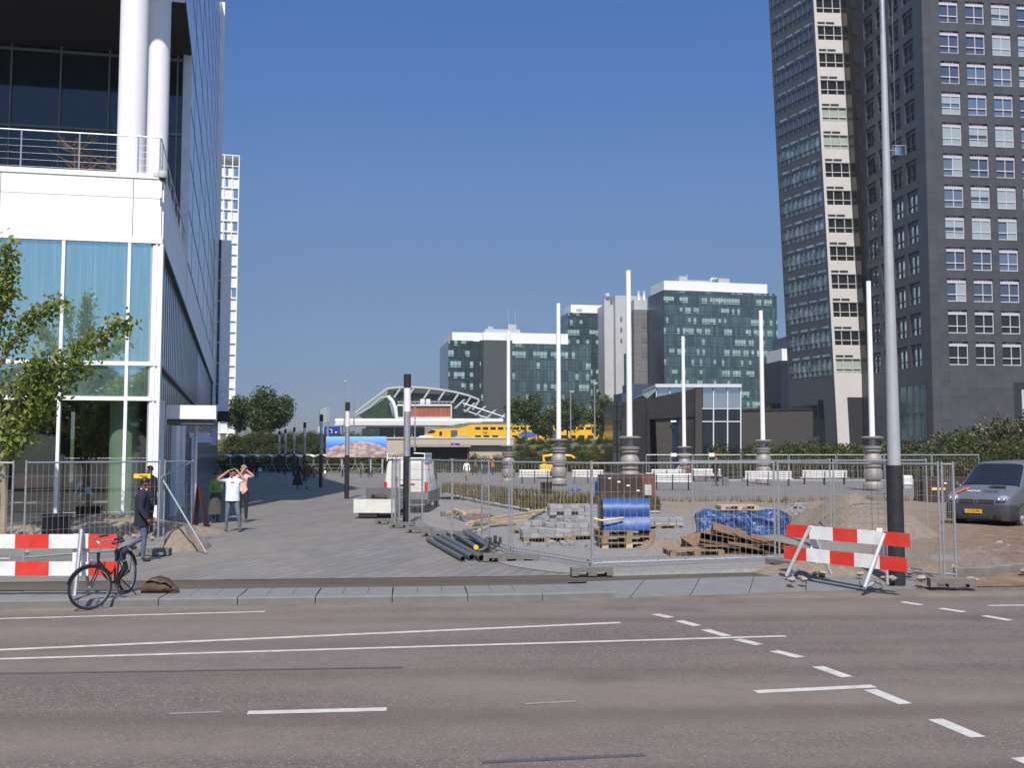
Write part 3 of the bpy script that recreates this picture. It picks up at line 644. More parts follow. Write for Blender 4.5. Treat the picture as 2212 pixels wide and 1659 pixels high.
slab('long_wall', [(1602, 886), (1756, 884), (1756, 1035), (1602, 1035)], 6, gran2, 107)
slab('wall_coping', [(1602, 884), (1756, 882), (1756, 886), (1602, 888)], 6.2, gran, 106.9)
# ---------------------------------------------------------------- leaning white and grey tower
LEAN = .0337
wall_w = M('tower_white_panel', (.5, .475, .46), .6, var=.05, scale=.5)
wall_g = M('tower_grey_panel', (.064, .067, .076), .55, var=.08, scale=.4)
frm = M('tower_frame', (.5, .47, .45), .5, var=.03)
glz = NT('tower_strip_glass'); glz = glz.fin(glz.mix(glz.ramp(glz.noise(glz.obj(), .7, 6, .7), .35, .7), (.14, .2, .21), (.8, .9, .86)), .08, .75)
gup = NT('tower_upper_glass'); gup = gup.fin((.16, .2, .26), .07, .7)
gdk = NT('tower_dark_glass'); gdk = gdk.fin((.02, .024, .026), .06, .1, .6)
p = A(1812, 960, 124); p.z = 0
b = bld('leaning_tower', 'leaning pale office tower with grey banded side, left of the black tower', p, 4)
def lean(mb): mb.v = [q-Vector((LEAN*q.z, 0, 0)) for q in mb.v]; return mb
H = 66; zc = [20.1+3.54*k for k in range(-2, 13)]; WF = 3.5
X = [0, .3, WF-.02, WF]; Z = [0]
for z in zc: Z += [z-.95, z+.95]
Z.append(H); hs = {(1, 2*i+1) for i in range(len(zc))}
m = lean(MB().holes(X, Z, hs, lambda x, z, d: Vector((x, d, z)))); m.build('front_wall', wall_w, b)
for z in zc:
    m = MB()
    for x0, x1 in ((.35, 1.3), (1.45, 2.5)): m.bx(x0, x1, -.06, .02, z+1.2, z+1.42)
    lean(m).build('louvre', black, b)
for k, z in enumerate(zc):
    m = MB(); m.bx(.3, WF, .22, .26, z-.95, z+.95); w = lean(m).build('window', gdk if k not in (0, 8, 9) else M('pale_blind', (.32, .37, .33), .3), b); m = MB()
    for x in (.3, 1.22, 2.42, WF-.06): m.bx(x, x+.09, .1, .22, z-.95, z+.95)
    for zz in (z-.95, z-.3, z+.87): m.bx(.3, WF+.25, .08, .23, zz, zz+.09)
    lean(m).build('frame', frm, w)
# grey side, receding to the left
sx, sy = -.325, .946
def SD(y, z, d): return Vector((sx*y+d*.9, sy*y+d*.3, z))
Z = [0]
for z in zc: Z += [z-1.05, z+1.0]
Z.append(H); X = [0, .25, 8.5, 8.8]; hs = {(1, 2*i+1) for i in range(len(zc))}
m = lean(MB().holes(X, Z, hs, SD)); m.build('side_wall', wall_g, b)
for z in zc:
    m = MB(); m.quad(SD(.2, z-1.1, .15), SD(8.6, z-1.1, .15), SD(8.6, z+1.05, .15), SD(.2, z+1.05, .15)); w = lean(m).build('side_window', glz if z < 42 else gup, b); m = MB()
    for i in range(9): y = .25+i*.97; m.obox(SD(y, z-1.05, -.03), SD(y+.07, 0, 0)-SD(y, 0, 0), SD(0, 0, .16), (0, 0, 2.05))
    for zz in (z-1.05, z-.4): m.obox(SD(.25, zz, -.02), SD(8.2, 0, 0), SD(0, 0, .14), (0, 0, .06))
    lean(m).build('frame', wall_g, w)
    m = MB()
    for i in range(4): m.obox(SD(.5+i*1.95, z+1.3, -.05), SD(1.4, 0, 0), SD(0, 0, .06), (0, 0, .3))
    lean(m).build('clerestory', glz, b)
m = MB(); m.obox(SD(2.2, 0, -.06), SD(1.0, 0, 0), SD(0, 0, .1), (0, 0, 9)); m.obox(SD(3.4, 4.6, -.06), SD(4.6, 0, 0), SD(0, 0, .1), (0, 0, 3.8)); lean(m).build('ground_window', dkg, b)
m = MB(); m.bx(1.5, WF+.2, -.06, .1, 0, 9.2); lean(m).build('entrance', black, b)
# pale tower's strip in the black tower's shadow, shade put into its dark colour
shadow_m = M('shadow_dark_facade', (.012, .009, .008), .3, .1, .15, .6)
m = MB(); m.bx(WF+.05, 8.2, -1.6, 10, 0, H+4); lean(m).build('shadowed_facade', shadow_m, b)
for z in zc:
    m = MB(); m.bx(WF+.5, 6.6, -1.66, -1.6, z-.9, z+.9); w = lean(m).build('shadowed_window', gdk, b)
    for x in (WF+.5, 5.0): m = MB(); m.bx(x-.04, x+.04, -1.7, -1.66, z-.9, z+.9); lean(m).build('mullion', shadow_m, w)
# ---------------------------------------------------------------- black tower
bgran = NT('black_granite_panels'); v = bgran.obj(); pp = bgran.sep(v); u = bgran.math('ADD', pp[0], pp[1])
jl = bgran.math('MAXIMUM', bgran.math('LESS_THAN', bgran.math('FRACT', bgran.math('DIVIDE', bgran.math('ADD', pp[2], 100.), .86)), .035), bgran.math('LESS_THAN', bgran.math('FRACT', bgran.math('DIVIDE', bgran.math('ADD', u, 100.), 1.03)), .03))
cellv = bgran.white(bgran.comb(bgran.math('FLOOR', bgran.math('DIVIDE', u, 1.03)), bgran.math('FLOOR', bgran.math('DIVIDE', pp[2], .86)), 0.))
cc = bgran.mix(cellv, (.05, .05, .054), (.066, .066, .07)); cc = bgran.mix(bgran.math('MULTIPLY', bgran.ramp(bgran.noise(v, 12, 5, .7), .4, .8), .5), cc, (.1, .1, .105))
bgran = bgran.fin(bgran.mix(bgran.math('MULTIPLY', jl, .6), cc, (.02, .02, .022)), .4, 0, .5)
p = A(2018, 960, 108); p.z = 0
b = bld('black_tower', 'black granite high rise with square white framed windows', p, 7)
H = 70; rows = [13.1+3.47*k for k in range(16)]; cols = [3.15+3.1*j for j in range(5)]; dcol = [3.15+3.1*j for j in range(4)]
def grid(cs, end):
    X = [0]
    for c in cs: X += [c-1.12, c+1.12]
    X.append(end); Z = [0]
    for z in rows: Z += [z-1.27, z+1.27]
    Z.append(H); return X, Z, {(2*i+1, 2*k+1) for i in range(len(cs)) for k in range(len(rows))}
X, Z, hs = grid(cols, 18.5); m = MB().holes(X, Z, hs, lambda x, z, d: Vector((x, d, z)))
X, Z, hs = grid(dcol, 16); m.holes(X[::1], Z, hs, lambda y, z, d: Vector((d, y, z)))
m.quad((0, 0, H), (18.5, 0, H), (18.5, 16, H), (0, 16, H)); m.quad((18.5, 0, 0), (18.5, 16, 0), (18.5, 16, H), (18.5, 0, H)); m.build('wall', bgran, b)
gA = NT('window_glass_clear'); gA = gA.fin((.2, .26, .33), .06, .55, .5); gB = M('window_glass_blind', (.34, .4, .42), .25, .2, .05); gC = NT('window_glass_dark'); gC = gC.fin((.02, .022, .02), .06, .05, .6)
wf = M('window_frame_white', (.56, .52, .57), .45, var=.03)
def win_mesh(glass, kind, flip):
    # kind 0 clear, 1 blind on right half, 2 full blind, 3 half lowered blind
    def T(mb): 
        if flip: mb.v = [Vector((q.y, q.x, q.z)) for q in mb.v]
        return mb
    g = MB(); g.quad((-1.12, .27, -1.27), (1.12, .27, -1.27), (1.12, .27, 1.27), (-1.12, .27, 1.27))
    f = MB(); w = .07
    for x0, x1, z0, z1 in ((-1.12, -1.12+w, -1.27, 1.02), (1.12-w, 1.12, -1.27, 1.02), (-w/2, w/2, -1.27, 1.02)): f.bx(x0, x1, .14, .265, z0, z1)
    for z0, z1 in ((-1.27, -1.17), (-.52, -.43), (.78, .9), (1.0, 1.06)): f.bx(-1.12, 1.12, .13, .262, z0, z1)
    for i in range(4): f.bx(-.55+i*.3, -.42+i*.3, .15, .26, 1.06, 1.27)
    f.bx(-1.12, 1.12, .15, .2, .92, 1.0)
    k = MB()
    if kind == 1: k.bx(.05, 1.05, .2, .24, -1.15, .78)
    if kind == 2: k.bx(-1.05, 1.05, .2, .24, -1.15, .78)
    if kind == 3: k.bx(-1.05, 1.05, .2, .24, .0, .78); k.bx(-1.05, 1.05, .2, .24, -1.15, -.6)
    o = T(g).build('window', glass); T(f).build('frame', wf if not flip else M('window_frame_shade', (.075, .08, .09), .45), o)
    if k.v: T(k).build('blind', gB, o)
    return o
gD = NT('window_glass_dim'); gD = gD.fin((.11, .14, .19), .07, .5, .5)
protos = [win_mesh(gA, i, False) for i in range(4)]+[win_mesh(gC, 0, False), win_mesh(gD, 0, False), win_mesh(gD, 1, False), win_mesh(gD, 3, False)]
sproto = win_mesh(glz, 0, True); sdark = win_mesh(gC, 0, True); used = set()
for k, z in enumerate(rows):
    for j, c in enumerate(cols):
        i = 4 if k < 2 else rnd.choice((0, 0, 5, 2, 3, 1, 6, 7, 5) if k not in (5, 7, 4) else (2, 1, 3, 0, 7))
        o = protos[i]
        if i in used: copy_tree(o, b, (c, 0, z))
        else: o.parent = b; o.location = (c, 0, z); used.add(i)
    for j, c in enumerate(dcol):
        i = 10 if k < 6 else 11; o = sproto if i == 10 else sdark
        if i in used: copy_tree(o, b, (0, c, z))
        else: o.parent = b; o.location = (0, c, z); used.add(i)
m = MB(); m.bx(-.03, .05, 1.4, 7, 3.6, 9.9); w = m.build('lobby_window', M('lobby_glass', (.08, .14, .15), .08, .5, .5, .6), b); m = MB()
for y in (1.4, 2.5, 3.9, 5.3, 6.9): m.bx(-.1, .06, y, y+.12, 3.6, 9.9)
for z in (3.6, 6.6, 9.8): m.bx(-.09, .06, 1.4, 7, z, z+.12)
m.build('frame', bgran, w)
m = MB(); m.bx(9.4, 14, -.05, .1, 0, 10); m.build('entrance', black, b); m = MB(); m.bx(10.2, 10.4, -.2, -.05, 0, 9.2); m.build('entrance_post', sil, b)
p = A(1941, 340, 112.5); g = thing('cleaning_gondola', 'window cleaning cradle hanging on the black tower', 'gondola', (p.x-.6, p.y, p.z))
m = MB(); m.bx(-.5, .9, -1.3, .5, -.1, 0); m.bx(.1, .75, -1.0, -.2, 0, 1.15); m.build('platform', chrome, g); m = MB()
for x in (-.5, .9):
    for y in (-1.3, .5): m.tube((x, y, 0), (x, y, 1.0), .04)
m.tube((-.5, -1.3, 1), (.9, -1.3, 1), .04); m.tube((-.5, .5, 1), (.9, .5, 1), .04); m.tube((.2, -.3, 1), (.2, -.3, 40), .02); m.build('railing', galv, g)
# ---------------------------------------------------------------- left corner building
C0 = G(335, 1150); fd = Vector((-math.cos(R(11)), -math.sin(R(11)), 0)); sdv = Vector((-.2622, .965, 0)); od = Vector((.965, .2622, 0)); fo = Vector((math.sin(R(11)), -math.cos(R(11)), 0))
b = thing('corner_building', 'white panelled glass office building with terrace and two round columns', 'building', C0); B0 = C0.copy()
def Wp(f, s, z): return fd*f+sdv*s+Vector((0, 0, z))
def fbox(mb, f0, f1, z0, z1, o0, o1):
    # box on the front: f range, z range, from o0 (inside) to o1 (outside)
    return mb.obox(Wp(f0, 0, z0)+fo*o0, fd*(f1-f0), fo*(o1-o0), (0, 0, z1-z0))
def sbox(mb, s0, s1, z0, z1, o0, o1): return mb.obox(Wp(0, s0, z0)+od*o0, sdv*(s1-s0), od*(o1-o0), (0, 0, z1-z0))
mirror = NT('front_mirror_glass'); v = mirror.obj(); st = mirror.noise(mirror.rot(v, 0, (5, 5, .12)), 3, 3)
mirror = mirror.fin(mirror.mix(mirror.ramp(st, .45, .75), (.54, .8, .76), (.74, .95, .88)), .03, .9)
clear = NT('shopfront_glass'); tp = clear.node('ShaderNodeBsdfTransparent'); clear.put(tp.inputs[0], (.8, .86, .84)); gl = clear.node('ShaderNodeBsdfGlossy'); gl.inputs['Roughness'].default_value = .02
mx = clear.node('ShaderNodeMixShader'); mx.inputs[0].default_value = .16; clear.l.new(tp.outputs[0], mx.inputs[1]); clear.l.new(gl.outputs[0], mx.inputs[2]); clear.l.new(mx.outputs[0], clear.n['Material Output'].inputs[0]); clear = clear.m
sideg = NT('side_glass'); sideg = sideg.fin((.62, .64, .66), .16, .5, .6)
FL = 12.
m = MB()
for f0, f1 in ((.04, .83), (.85, 4.48), (4.5, 8.13), (8.15, 11.9)):
    for z0, z1 in ((8.68, 9.845), (9.86, 10.45)): fbox(m, f0, f1, z0, z1, -.12, .03)
m.build('parapet_panel', offwhite, b)
m = MB(); fbox(m, .02, FL, 8.6, 10.4, -.4, -.1); m.build('panel_backing', dark, b)
m = MB(); fbox(m, -.04, FL, 10.45, 10.6, -.5, .06); sbox(m, .02, 13.8, 10.45, 10.6, -.5, .05); m.build('parapet_cap', offwhite, b)
m = MB(); fbox(m, -.02, FL, 8.5, 8.66, -.1, .08)
for f in (0, .9, 2.72, 4.54, 6.36, 8.18, 10.0): fbox(m, f-.045, f+.045, .15, 8.5, -.1, .07)
fbox(m, .11, .17, .15, 8.5, -.1, .06)
for z in (4.92, 3.89): fbox(m, -.045, FL, z-.06, z+.06, -.08, .075)
m.build('front_frame', white, b)
fs = [.0, .9, 2.72, 4.54, 6.36, 8.18, 10.0, FL]
for f0, f1 in zip(fs, fs[1:]):
    for z0, z1, mt in ((4.98, 8.5, mirror), (3.95, 4.86, mirror), (.15, 3.83, clear)): m = MB(); fbox(m, f0+.05, f1-.05, z0, z1, -.03, -.01); m.build('window', mt, b)
m = MB(); fbox(m, 0, FL, 0, .15, -.1, .04); m.build('plinth', concrete, b)
m = MB(); m.obox(Wp(.1, .12, 3.84), fd*11, sdv*9, (0, 0, .1)); m.build('ceiling', M('dark_ceiling', (.05, .045, .04), .8), b)
m = MB(); m.obox(Wp(.1, .12, .02), fd*11, sdv*9, (0, 0, .04)); m.build('interior_floor', M('dark_floor', (.08, .06, .05), .5), b)
m = MB(); m.obox(Wp(.1, 5.5, 0), fd*3, sdv*.2, (0, 0, 3.8)); m.build('brown_wall', M('brown_wall', (.1, .045, .025), .8, var=.3), b)
m = MB(); m.obox(Wp(3.1, 4.5, 0), fd*8, sdv*.2, (0, 0, 3.8)); m.build('back_wall', M('olive_wall', (.045, .045, .038), .8, var=.4, scale=.9), b)
p = A(267, 1000, 30.25)-B0; m = MB(); m.lathe([(.42, 0), (.42, 3.84)], (p.x, p.y, 0), 20); m.build('green_column', M('green_column', (.47, .56, .42), .6, var=.08), b, True)
p = A(60, 1040, 31.5)-B0; m = MB(); m.box((p.x, p.y, p.z), (.85, .05, .5)); m.build('red_poster', M('red_poster', (.45, .08, .04), .6, var=.3, scale=6), b)
m = MB(); m.obox(Wp(0, 0, 10.2), fd*FL, sdv*13.8, (0, 0, .2)); m.build('terrace_floor', concrete, b)
# side of the low block
pnl = []
m = MB(); s = .03
while s < 94:
    e = min(s+4.2*(1+s*.01), 94)
    for z0, z1 in ((8.5, 9.5), (9.52, 10.45)): sbox(m, s+.02, e, z0, z1, -.3, .02)
    s = e
m.build('side_parapet', bluegrey, b)
m = MB(); sbox(m, .02, 94, 8.42, 8.5, -.3, .05); sbox(m, .02, 40, 4.86, 4.94, -.2, .04); m.build('side_shadow_gap', dark, b)
m = MB(); sbox(m, .02, 94, 0, 8.42, -.3, -.1); m.build('side_glazing', sideg, b)
m = MB(); s = .35
while s < 92: sbox(m, s, s+.24, .05, 8.42, -.1, -.09); s += 1.0 if s < 30 else 2.0
m.build('side_fin', M('joint_dark', (.03, .035, .045), .6), b)
for a_ in ((-.02, .3, .05, 8.45, -.25, .05), (.9, 1.1, 0, 3.9, -.1, .12), (7.6, 8.6, 0, 3.9, -.1, .1), (9, 10.5, 0, 3.6, -.1, .06), (13, 15, 0, 3.6, -.1, .06)): m = MB(); sbox(m, *a_); m.build('side_pier', bluegrey, b)
# entrance canopy and portals
m = MB(); m.obox(Wp(0, 1.6, 3.36)+od*.12, od*1.48, sdv*1.9, (0, 0, .43)); m.build('entrance_canopy', offwhite, b)
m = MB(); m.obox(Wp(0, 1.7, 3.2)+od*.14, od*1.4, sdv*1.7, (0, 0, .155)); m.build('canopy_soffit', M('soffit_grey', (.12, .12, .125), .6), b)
m = MB(); m.tube(Wp(0, 3.2, 0)+od*.95, Wp(0, 3.2, 3.22)+od*.95, .06, 8); m.build('canopy_post', bluegrey, b)
for s, h in ((20, 3.3), (23, 3.1)):
    m = MB(); m.obox(Wp(0, s, h-.25), od*.95, sdv*.5, (0, 0, .25)); m.obox(Wp(0, s, 0)+od*.1, od*.14, sdv*.3, (0, 0, h-.25)); m.build('portal', bluegrey, b)
text('65', 'house_number', M('number_green', (.1, .45, .3), .4), b, frame(Wp(0, 19.9, 3.5)+od*.45, od, (0, 0, 1)), .45)
# upper storeys
uw = M('upper_cladding', (.82, .82, .86), .22, .4, .05, .4)
m = MB(); m.obox(Wp(0, 13.95, 10.45), fd*13, sdv*50, (0, 0, 9.15)); m.obox(Wp(0, 8.6, 19.7), fd*14, sdv*55.4, (0, 0, 4.4)); m.obox(Wp(0, .6, 24.1), fd*14, sdv*63.4, (0, 0, 20.1)); m.build('upper_wall', uw, b)
m = MB(); z = 10.6
while z < 43:
    sbox(m, 14 if z < 19.6 else 8.7, 63.9, z, z+.1, -.1, .012); z += 2.3 if z < 19 else 2.6
for s in range(18, 64, 8): sbox(m, s, s+.05, 10.6, 44, -.1, .01)
m.build('panel_joint', M('joint_dark', (.03, .035, .045), .6), b)
m = MB(); sbox(m, 63, 64.2, 3, 44, -3, .35); m.build('end_fin', bluegrey, b)
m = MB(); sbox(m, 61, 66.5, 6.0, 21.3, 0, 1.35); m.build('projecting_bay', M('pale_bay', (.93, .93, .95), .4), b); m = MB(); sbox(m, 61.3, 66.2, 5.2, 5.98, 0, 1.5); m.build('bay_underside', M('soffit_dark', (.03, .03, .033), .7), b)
m = MB()
for k in range(8): sbox(m, 60.9, 61.0, 6.6+k*1.85, 8.35+k*1.85, .3, .5)
m.build('bay_window', dkg, b)
m = MB(); sbox(m, 13.55, 13.8, 8.6, 19.6, -.3, .04); m.build('corner_pier', M('pier_white', (.6, .64, .68), .4), b)
m = MB(); m.obox(Wp(.35, 13.7, 10.4), fd*13, sdv*.1, (0, 0, 9.2)); m.build('terrace_glazing', dkg, b)
m = MB()
for f in (.5, 1.35, 3.3, 5.25, 7.2, 9.1): m.obox(Wp(f, 13.62, 10.4), fd*.07, sdv*.08, (0, 0, 9.2))
for z in (13.0, 16.0, 19.3): m.obox(Wp(.35, 13.6, z), fd*13, sdv*.08, (0, 0, .09))
m.build('terrace_frame', M('frame_grey', (.16, .18, .17), .5), b)
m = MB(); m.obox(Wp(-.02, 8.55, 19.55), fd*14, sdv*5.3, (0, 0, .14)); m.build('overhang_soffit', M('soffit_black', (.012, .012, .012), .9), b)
for (x, y, Y, r, zt) in ((284, 330, 31.0, .435, 24.1), (339, 330, 35.6, .375, 24.1)):
    p = A(x, y, Y)-B0; m = MB(); m.lathe([(r, 10.4), (r, zt)], (p.x, p.y, 0), 36, False); m.build('column', M('column_white', (.78, .77, .77), .45, var=.02), b, True)
m = MB(); r0 = lambda f, s, z: Wp(f, s, z)
for f in (.12, .75, 2.4, 4.0, 5.6, 7.2): m.tube(Wp(f, .1, 10.5), Wp(f, .1, 11.75), .022)
for s in (.7, 2.5, 4.5, 6.5, 8.5, 10.5, 12.5): m.tube(Wp(.1, s, 10.5), Wp(.1, s, 11.75), .022)
m.path([Wp(8, .1, 11.75), Wp(.1, .1, 11.75), Wp(.1, 13.5, 11.75)], .022)
for k in range(5): m.path([Wp(8, .1, 10.68+k*.2), Wp(.1, .1, 10.68+k*.2), Wp(.1, 13.5, 10.68+k*.2)], .004, 4)
m.build('terrace_railing', galv, b)
q = A(347, 379, 28.9)-B0; m = MB(); m.box((q.x-.05, q.y, q.z+.02), (.3, .14, .1)); m.lathe([(.14, .12), (.15, -.02), (.12, -.08)], (q.x+.06, q.y, q.z), 14); c = m.build('security_camera', M('camera_housing', (.6, .6, .58), .4), b, True); m = MB(); m.ball((q.x+.06, q.y, q.z-.08), .11); m.build('camera_dome', dkg, c, True)
# bare trees in tubs on the terrace, seen against the glazing
bm = M('bare_twig', (.2, .12, .07), .8)
for i, (f, s) in enumerate(((3.0, 4), (2.0, 6))):
    t = thing('bare_tree', 'leafless young tree on the terrace, %s' % ('nearer the front railing' if i == 0 else 'standing behind the other one'), 'tree', B0+Wp(f, s, 10.4)); m = MB(); r = random.Random(i+3)
    m.path([(0, 0, 0), (-.1, 0, 1), (-.2, .1, 2.2)], [.05, .04, .015], 6)
    for k in range(40):
        z = r.uniform(.5, 2.1); a = r.uniform(0, 6.28); l = r.uniform(.3, 1.1); d = Vector((math.cos(a), math.sin(a), r.uniform(.1, 1.0))); p0 = Vector((-.1*z, .04*z, z)); p1 = p0+d*l*.5; p2 = p1+(d+Vector((r.gauss(0, .4), r.gauss(0, .4), .3)))*l*.5
        m.path([p0, p1, p2], [.014, .01, .004], 4); p3 = p1+(d+Vector((r.gauss(0, .8), r.gauss(0, .8), .1)))*l*.4; m.path([p1, p3], [.008, .003], 3)
    m.build('branches', bm, t)
# ---------------------------------------------------------------- trees and shrubs
make_tree('round_tree', 'round dense green tree on the embankment left of the lamp posts', (A(583, 900, 165).x, 165, 4.2), 10.4, (4.9, 4.8, 5.3), 12000, 46, .42, leaf_far, 3)
make_tree('slender_tree', 'slender tree close to the corner building end', (A(512, 900, 150).x, 150, 4.0), 7.8, (2.6, 2.6, 3.6), 3600, 18, .38, leaf_far, 4)
lab = ['bushy tree directly behind the first white mast from the station', 'tree behind the white masts, middle of the row before the train', 'rightmost tree of the row in front of the train', 'small tree between station canopy and the bushy trees']
for i, (x, Y, h, r) in enumerate([(1135, 178, 9.8, 4.4), (1225, 184, 9.0, 4.3), (1300, 176, 9.6, 3.6), (1178, 190, 7.4, 3.2)]):
    make_tree('station_tree', lab[i], (A(x, 900, Y).x, Y, 4.1), h, (r, r*.9, h*.46), 4000, 22, .45, leaf_far, 20+i, 'trees in front of the train')
for i, (x, h) in enumerate(((1675, 8.4), (1730, 7.4))):
    make_tree('dark_tree', ('dark tree rising behind the long pavilion wall', 'dark tree at the foot of the leaning tower')[i], (A(x, 900, 140).x, 140, 2), h, (3.0, 3, 3.6), 1500, 14, .42, leaf_far, 40+i)
SH = {'hedge': make_shrub('shrub', 51, 2200, 18, .17, leaf_hedge, (1.7, 1.5, 1.5)), 'autumn': make_shrub('shrub', 52, 2200, 18, .17, leaf_aut, (1.8, 1.5, 1.4)), 'pale': make_shrub('flowering_shrub', 53, 2600, 22, .19, leaf_pale, (2.0, 1.8, 2.3))}
used_s = set()
def put_shrub(kind, x, y, z, s, label, group):
    o = SH[kind]; rz = rnd.uniform(0, 6.28)
    if kind in used_s: o = copy_tree(o)
    used_s.add(kind); o.location = (x, y, z); o.rotation_euler = (0, 0, rz); o.scale = (s*rnd.uniform(.9, 1.15), s*rnd.uniform(.9, 1.1), s*rnd.uniform(.85, 1.1)); tag(o, label, 'shrub', group)
def ez(y):
    for (a, b), (c, d) in zip(emb, emb[1:]):
        if y <= c: return b+(d-b)*max(0, (y-a)/(c-a))
    return 4.2
# embankment planting, left of the billboard to the right of the wall
for row, (Y, n) in enumerate(((124, 21), (127.5, 20), (131, 19), (134, 15))):
    for i in range(n):
        x = lerp(-37, -18.6, (i+.5*(row % 2))/n); put_shrub('hedge' if rnd.random() < (.8 if row < 3 else .35) else 'autumn', x, Y+rnd.uniform(-.5, .5), ez(Y)-.4, rnd.uniform(.8, 1.1) if row < 3 else .6, 'dense green shrub on the shaded slope behind the bicycle shelters', 'shrubs on the shaded slope')
for i in range(7): put_shrub('autumn', lerp(-34, -26, i/6), 137+rnd.uniform(-1, 1), 4.0, .62, 'orange tinged shrub at the embankment top beside the round tree', 'orange shrubs on the embankment top')
for row, (Y, n) in enumerate(((123.5, 9), (127, 10), (130.5, 11), (133, 11))):
    for i in range(n):
        x = lerp(.8, 14.5, (i+.5*(row % 2))/n); put_shrub('autumn' if rnd.random() < .55 else 'hedge', x, Y+rnd.uniform(-.5, .5), ez(Y)-.5, rnd.uniform(.85, 1.05)*(1 if row < 2 else .62), 'rusty green shrub on the slope between the wall and the pavilion', 'rusty shrubs on the sunny slope')
for i in range(12):
    x = lerp(-16.8, .4, i/11); s = .75 if -12 < x < -4.5 else .95; put_shrub('hedge', x, 119.5+rnd.uniform(-.8, .8), -.1, s, 'low green shrub in front of the beige wall', 'low shrubs before the beige wall')
# hedge before the pavilion and the towers
i = 0
for row, (Y, s0) in enumerate(((80, .95), (82.5, 1.2), (85.5, 1.35))):
    for k in range(22):
        x = lerp(A(1545, 980, Y).x, A(2300, 980, Y).x, (k+.5*(row % 2))/22); D = 1106+x/Y*2170; s = s0*(1.18 if D > 2040 else 1)*rnd.uniform(.85, 1.12)
        if D < 1640: s *= .85
        put_shrub('hedge' if rnd.random() < .75 else 'autumn', x, Y+rnd.uniform(-.4, .4), PZ-.2, s, 'clipped green shrub in the long hedge before the towers', 'shrubs of the long plaza hedge')
for k in range(9): put_shrub('pale', lerp(A(2040, 980, 89).x, A(2330, 980, 89).x, k/8), 89+rnd.uniform(-1.5, 1.5), PZ, (1.15, 1.35, 1.55, 1.5, 1.45, 1.6, 1.9, 1.8, 1.75)[k], 'tall pale flowered shrub rising behind the hedge by the black tower', 'pale flowered shrubs by the black tower')
# tree at the left edge, in front of the building
T0 = Vector((A(10, 1150, 24.5).x, 24.5, 0))
t = thing('young_tree', 'young maple with pale trunk at the left edge before the building', 'tree', T0); r = random.Random(5)
m = MB(); LV = MB()
tr_pts = [(6, 1170), (9, 1080), (5, 1000), (-2, 920), (-6, 820), (-10, 700), (-16, 560)]
P_ = [A(x, y, 24.5)-T0 for x, y in tr_pts]; P_[0].z = -.1; m.path(P_, [.09, .08, .072, .062, .05, .035, .012], 8)
brs = [[(-4, 900), (50, 850), (110, 800), (170, 755), (235, 715), (282, 690)], [(-6, 800), (30, 740), (60, 690), (110, 660), (135, 652)], [(-8, 760), (8, 660), (14, 580), (20, 520)], [(0, 930), (60, 900), (110, 850), (150, 800), (190, 790)],
       [(0, 960), (40, 900), (70, 840), (120, 790)], [(-4, 850), (60, 800), (100, 760)], [(0, 950), (40, 940), (80, 900), (100, 850)], [(-8, 700), (10, 640), (12, 600)], [(4, 1000), (30, 960), (60, 935)], [(-8, 820), (-60, 700), (-120, 620), (-150, 560)], [(-6, 880), (-80, 820), (-180, 760)], [(0, 930), (-60, 900), (-140, 880)], [(-10, 700), (-50, 600), (-70, 520)], [(4, 985), (10, 940), (30, 905)]]
for bi, br in enumerate(brs):
    dy = r.uniform(-.7, .7); pts = []
    for k, (x, y) in enumerate(br): pts.append(A(x, y, 24.5+dy*k/len(br))-T0)
    m.path(pts, [.03*(1-k/len(pts))+.006 for k in range(len(pts))], 5)
    for k in range(len(pts)-1):
        L = (pts[k+1]-pts[k]).length; dens = 330 if k > 0 else 100
        for _ in range(int(L*dens)):
            p = pts[k].lerp(pts[k+1], r.random()); sp_ = .26 if bi != 2 else .2; q = p+Vector((r.gauss(0, sp_*.58), r.gauss(0, sp_*.8), r.gauss(-.05, sp_*.5))); leaf(LV, q, r.uniform(.09, .17), r)
            if r.random() < .04: m.path([p, q], [.006, .003], 3)
LV.build('crown', leaf_front, t); m.build('trunk', bark_pale, t, True)
# trees behind the camera, mirrored in the glass front
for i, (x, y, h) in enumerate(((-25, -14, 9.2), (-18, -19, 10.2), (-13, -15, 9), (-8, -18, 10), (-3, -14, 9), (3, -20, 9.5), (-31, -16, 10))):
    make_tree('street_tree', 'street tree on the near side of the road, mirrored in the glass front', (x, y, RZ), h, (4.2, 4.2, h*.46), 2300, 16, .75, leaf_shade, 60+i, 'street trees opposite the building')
# ornamental grass
m = MB(); r = random.Random(9)
def inside(p):
    c = False
    for a, q in zip(bed, bed[1:]+bed[:1]):
        if (a.y > p[1]) != (q.y > p[1]) and p[0] < (q.x-a.x)*(p[1]-a.y)/(q.y-a.y)+a.x: c = not c
    return c
n = 0
while n < 5200:
    p = (r.uniform(-4.5, 7.5), r.uniform(37, 65))
    if not inside(p): continue
    n += 1; h = r.uniform(.2, .52); a = r.uniform(0, 6.28); l = Vector((math.cos(a), math.sin(a), 0)); q = Vector((p[0], p[1], .08)); tip = q+l*h*r.uniform(.1, .6)+Vector((0, 0, h)); w = Vector((-l.y, l.x, 0))*r.uniform(.02, .05)
    m.add([q-w, q+w, tip], [(0, 1, 2)])
tag(m.build('ornamental_grass', stem_m), kind='stuff')
m = MB()
n = 0
while n < 900:
    x = r.uniform(1.5, 28); y = 47.3+r.uniform(-.4, .5)-.9*math.exp(-((x-9)/5)**2); n += 1; h = r.uniform(.1, .3); a = r.uniform(0, 6.28); l = Vector((math.cos(a), math.sin(a), 0)); q = Vector((x, y-.6, .02)); m.add([q-Vector((.03, 0, 0)), q+Vector((.03, 0, 0)), q+l*h*.4+Vector((0, 0, h))], [(0, 1, 2)])
tag(m.build('weeds', stem_m), kind='stuff')
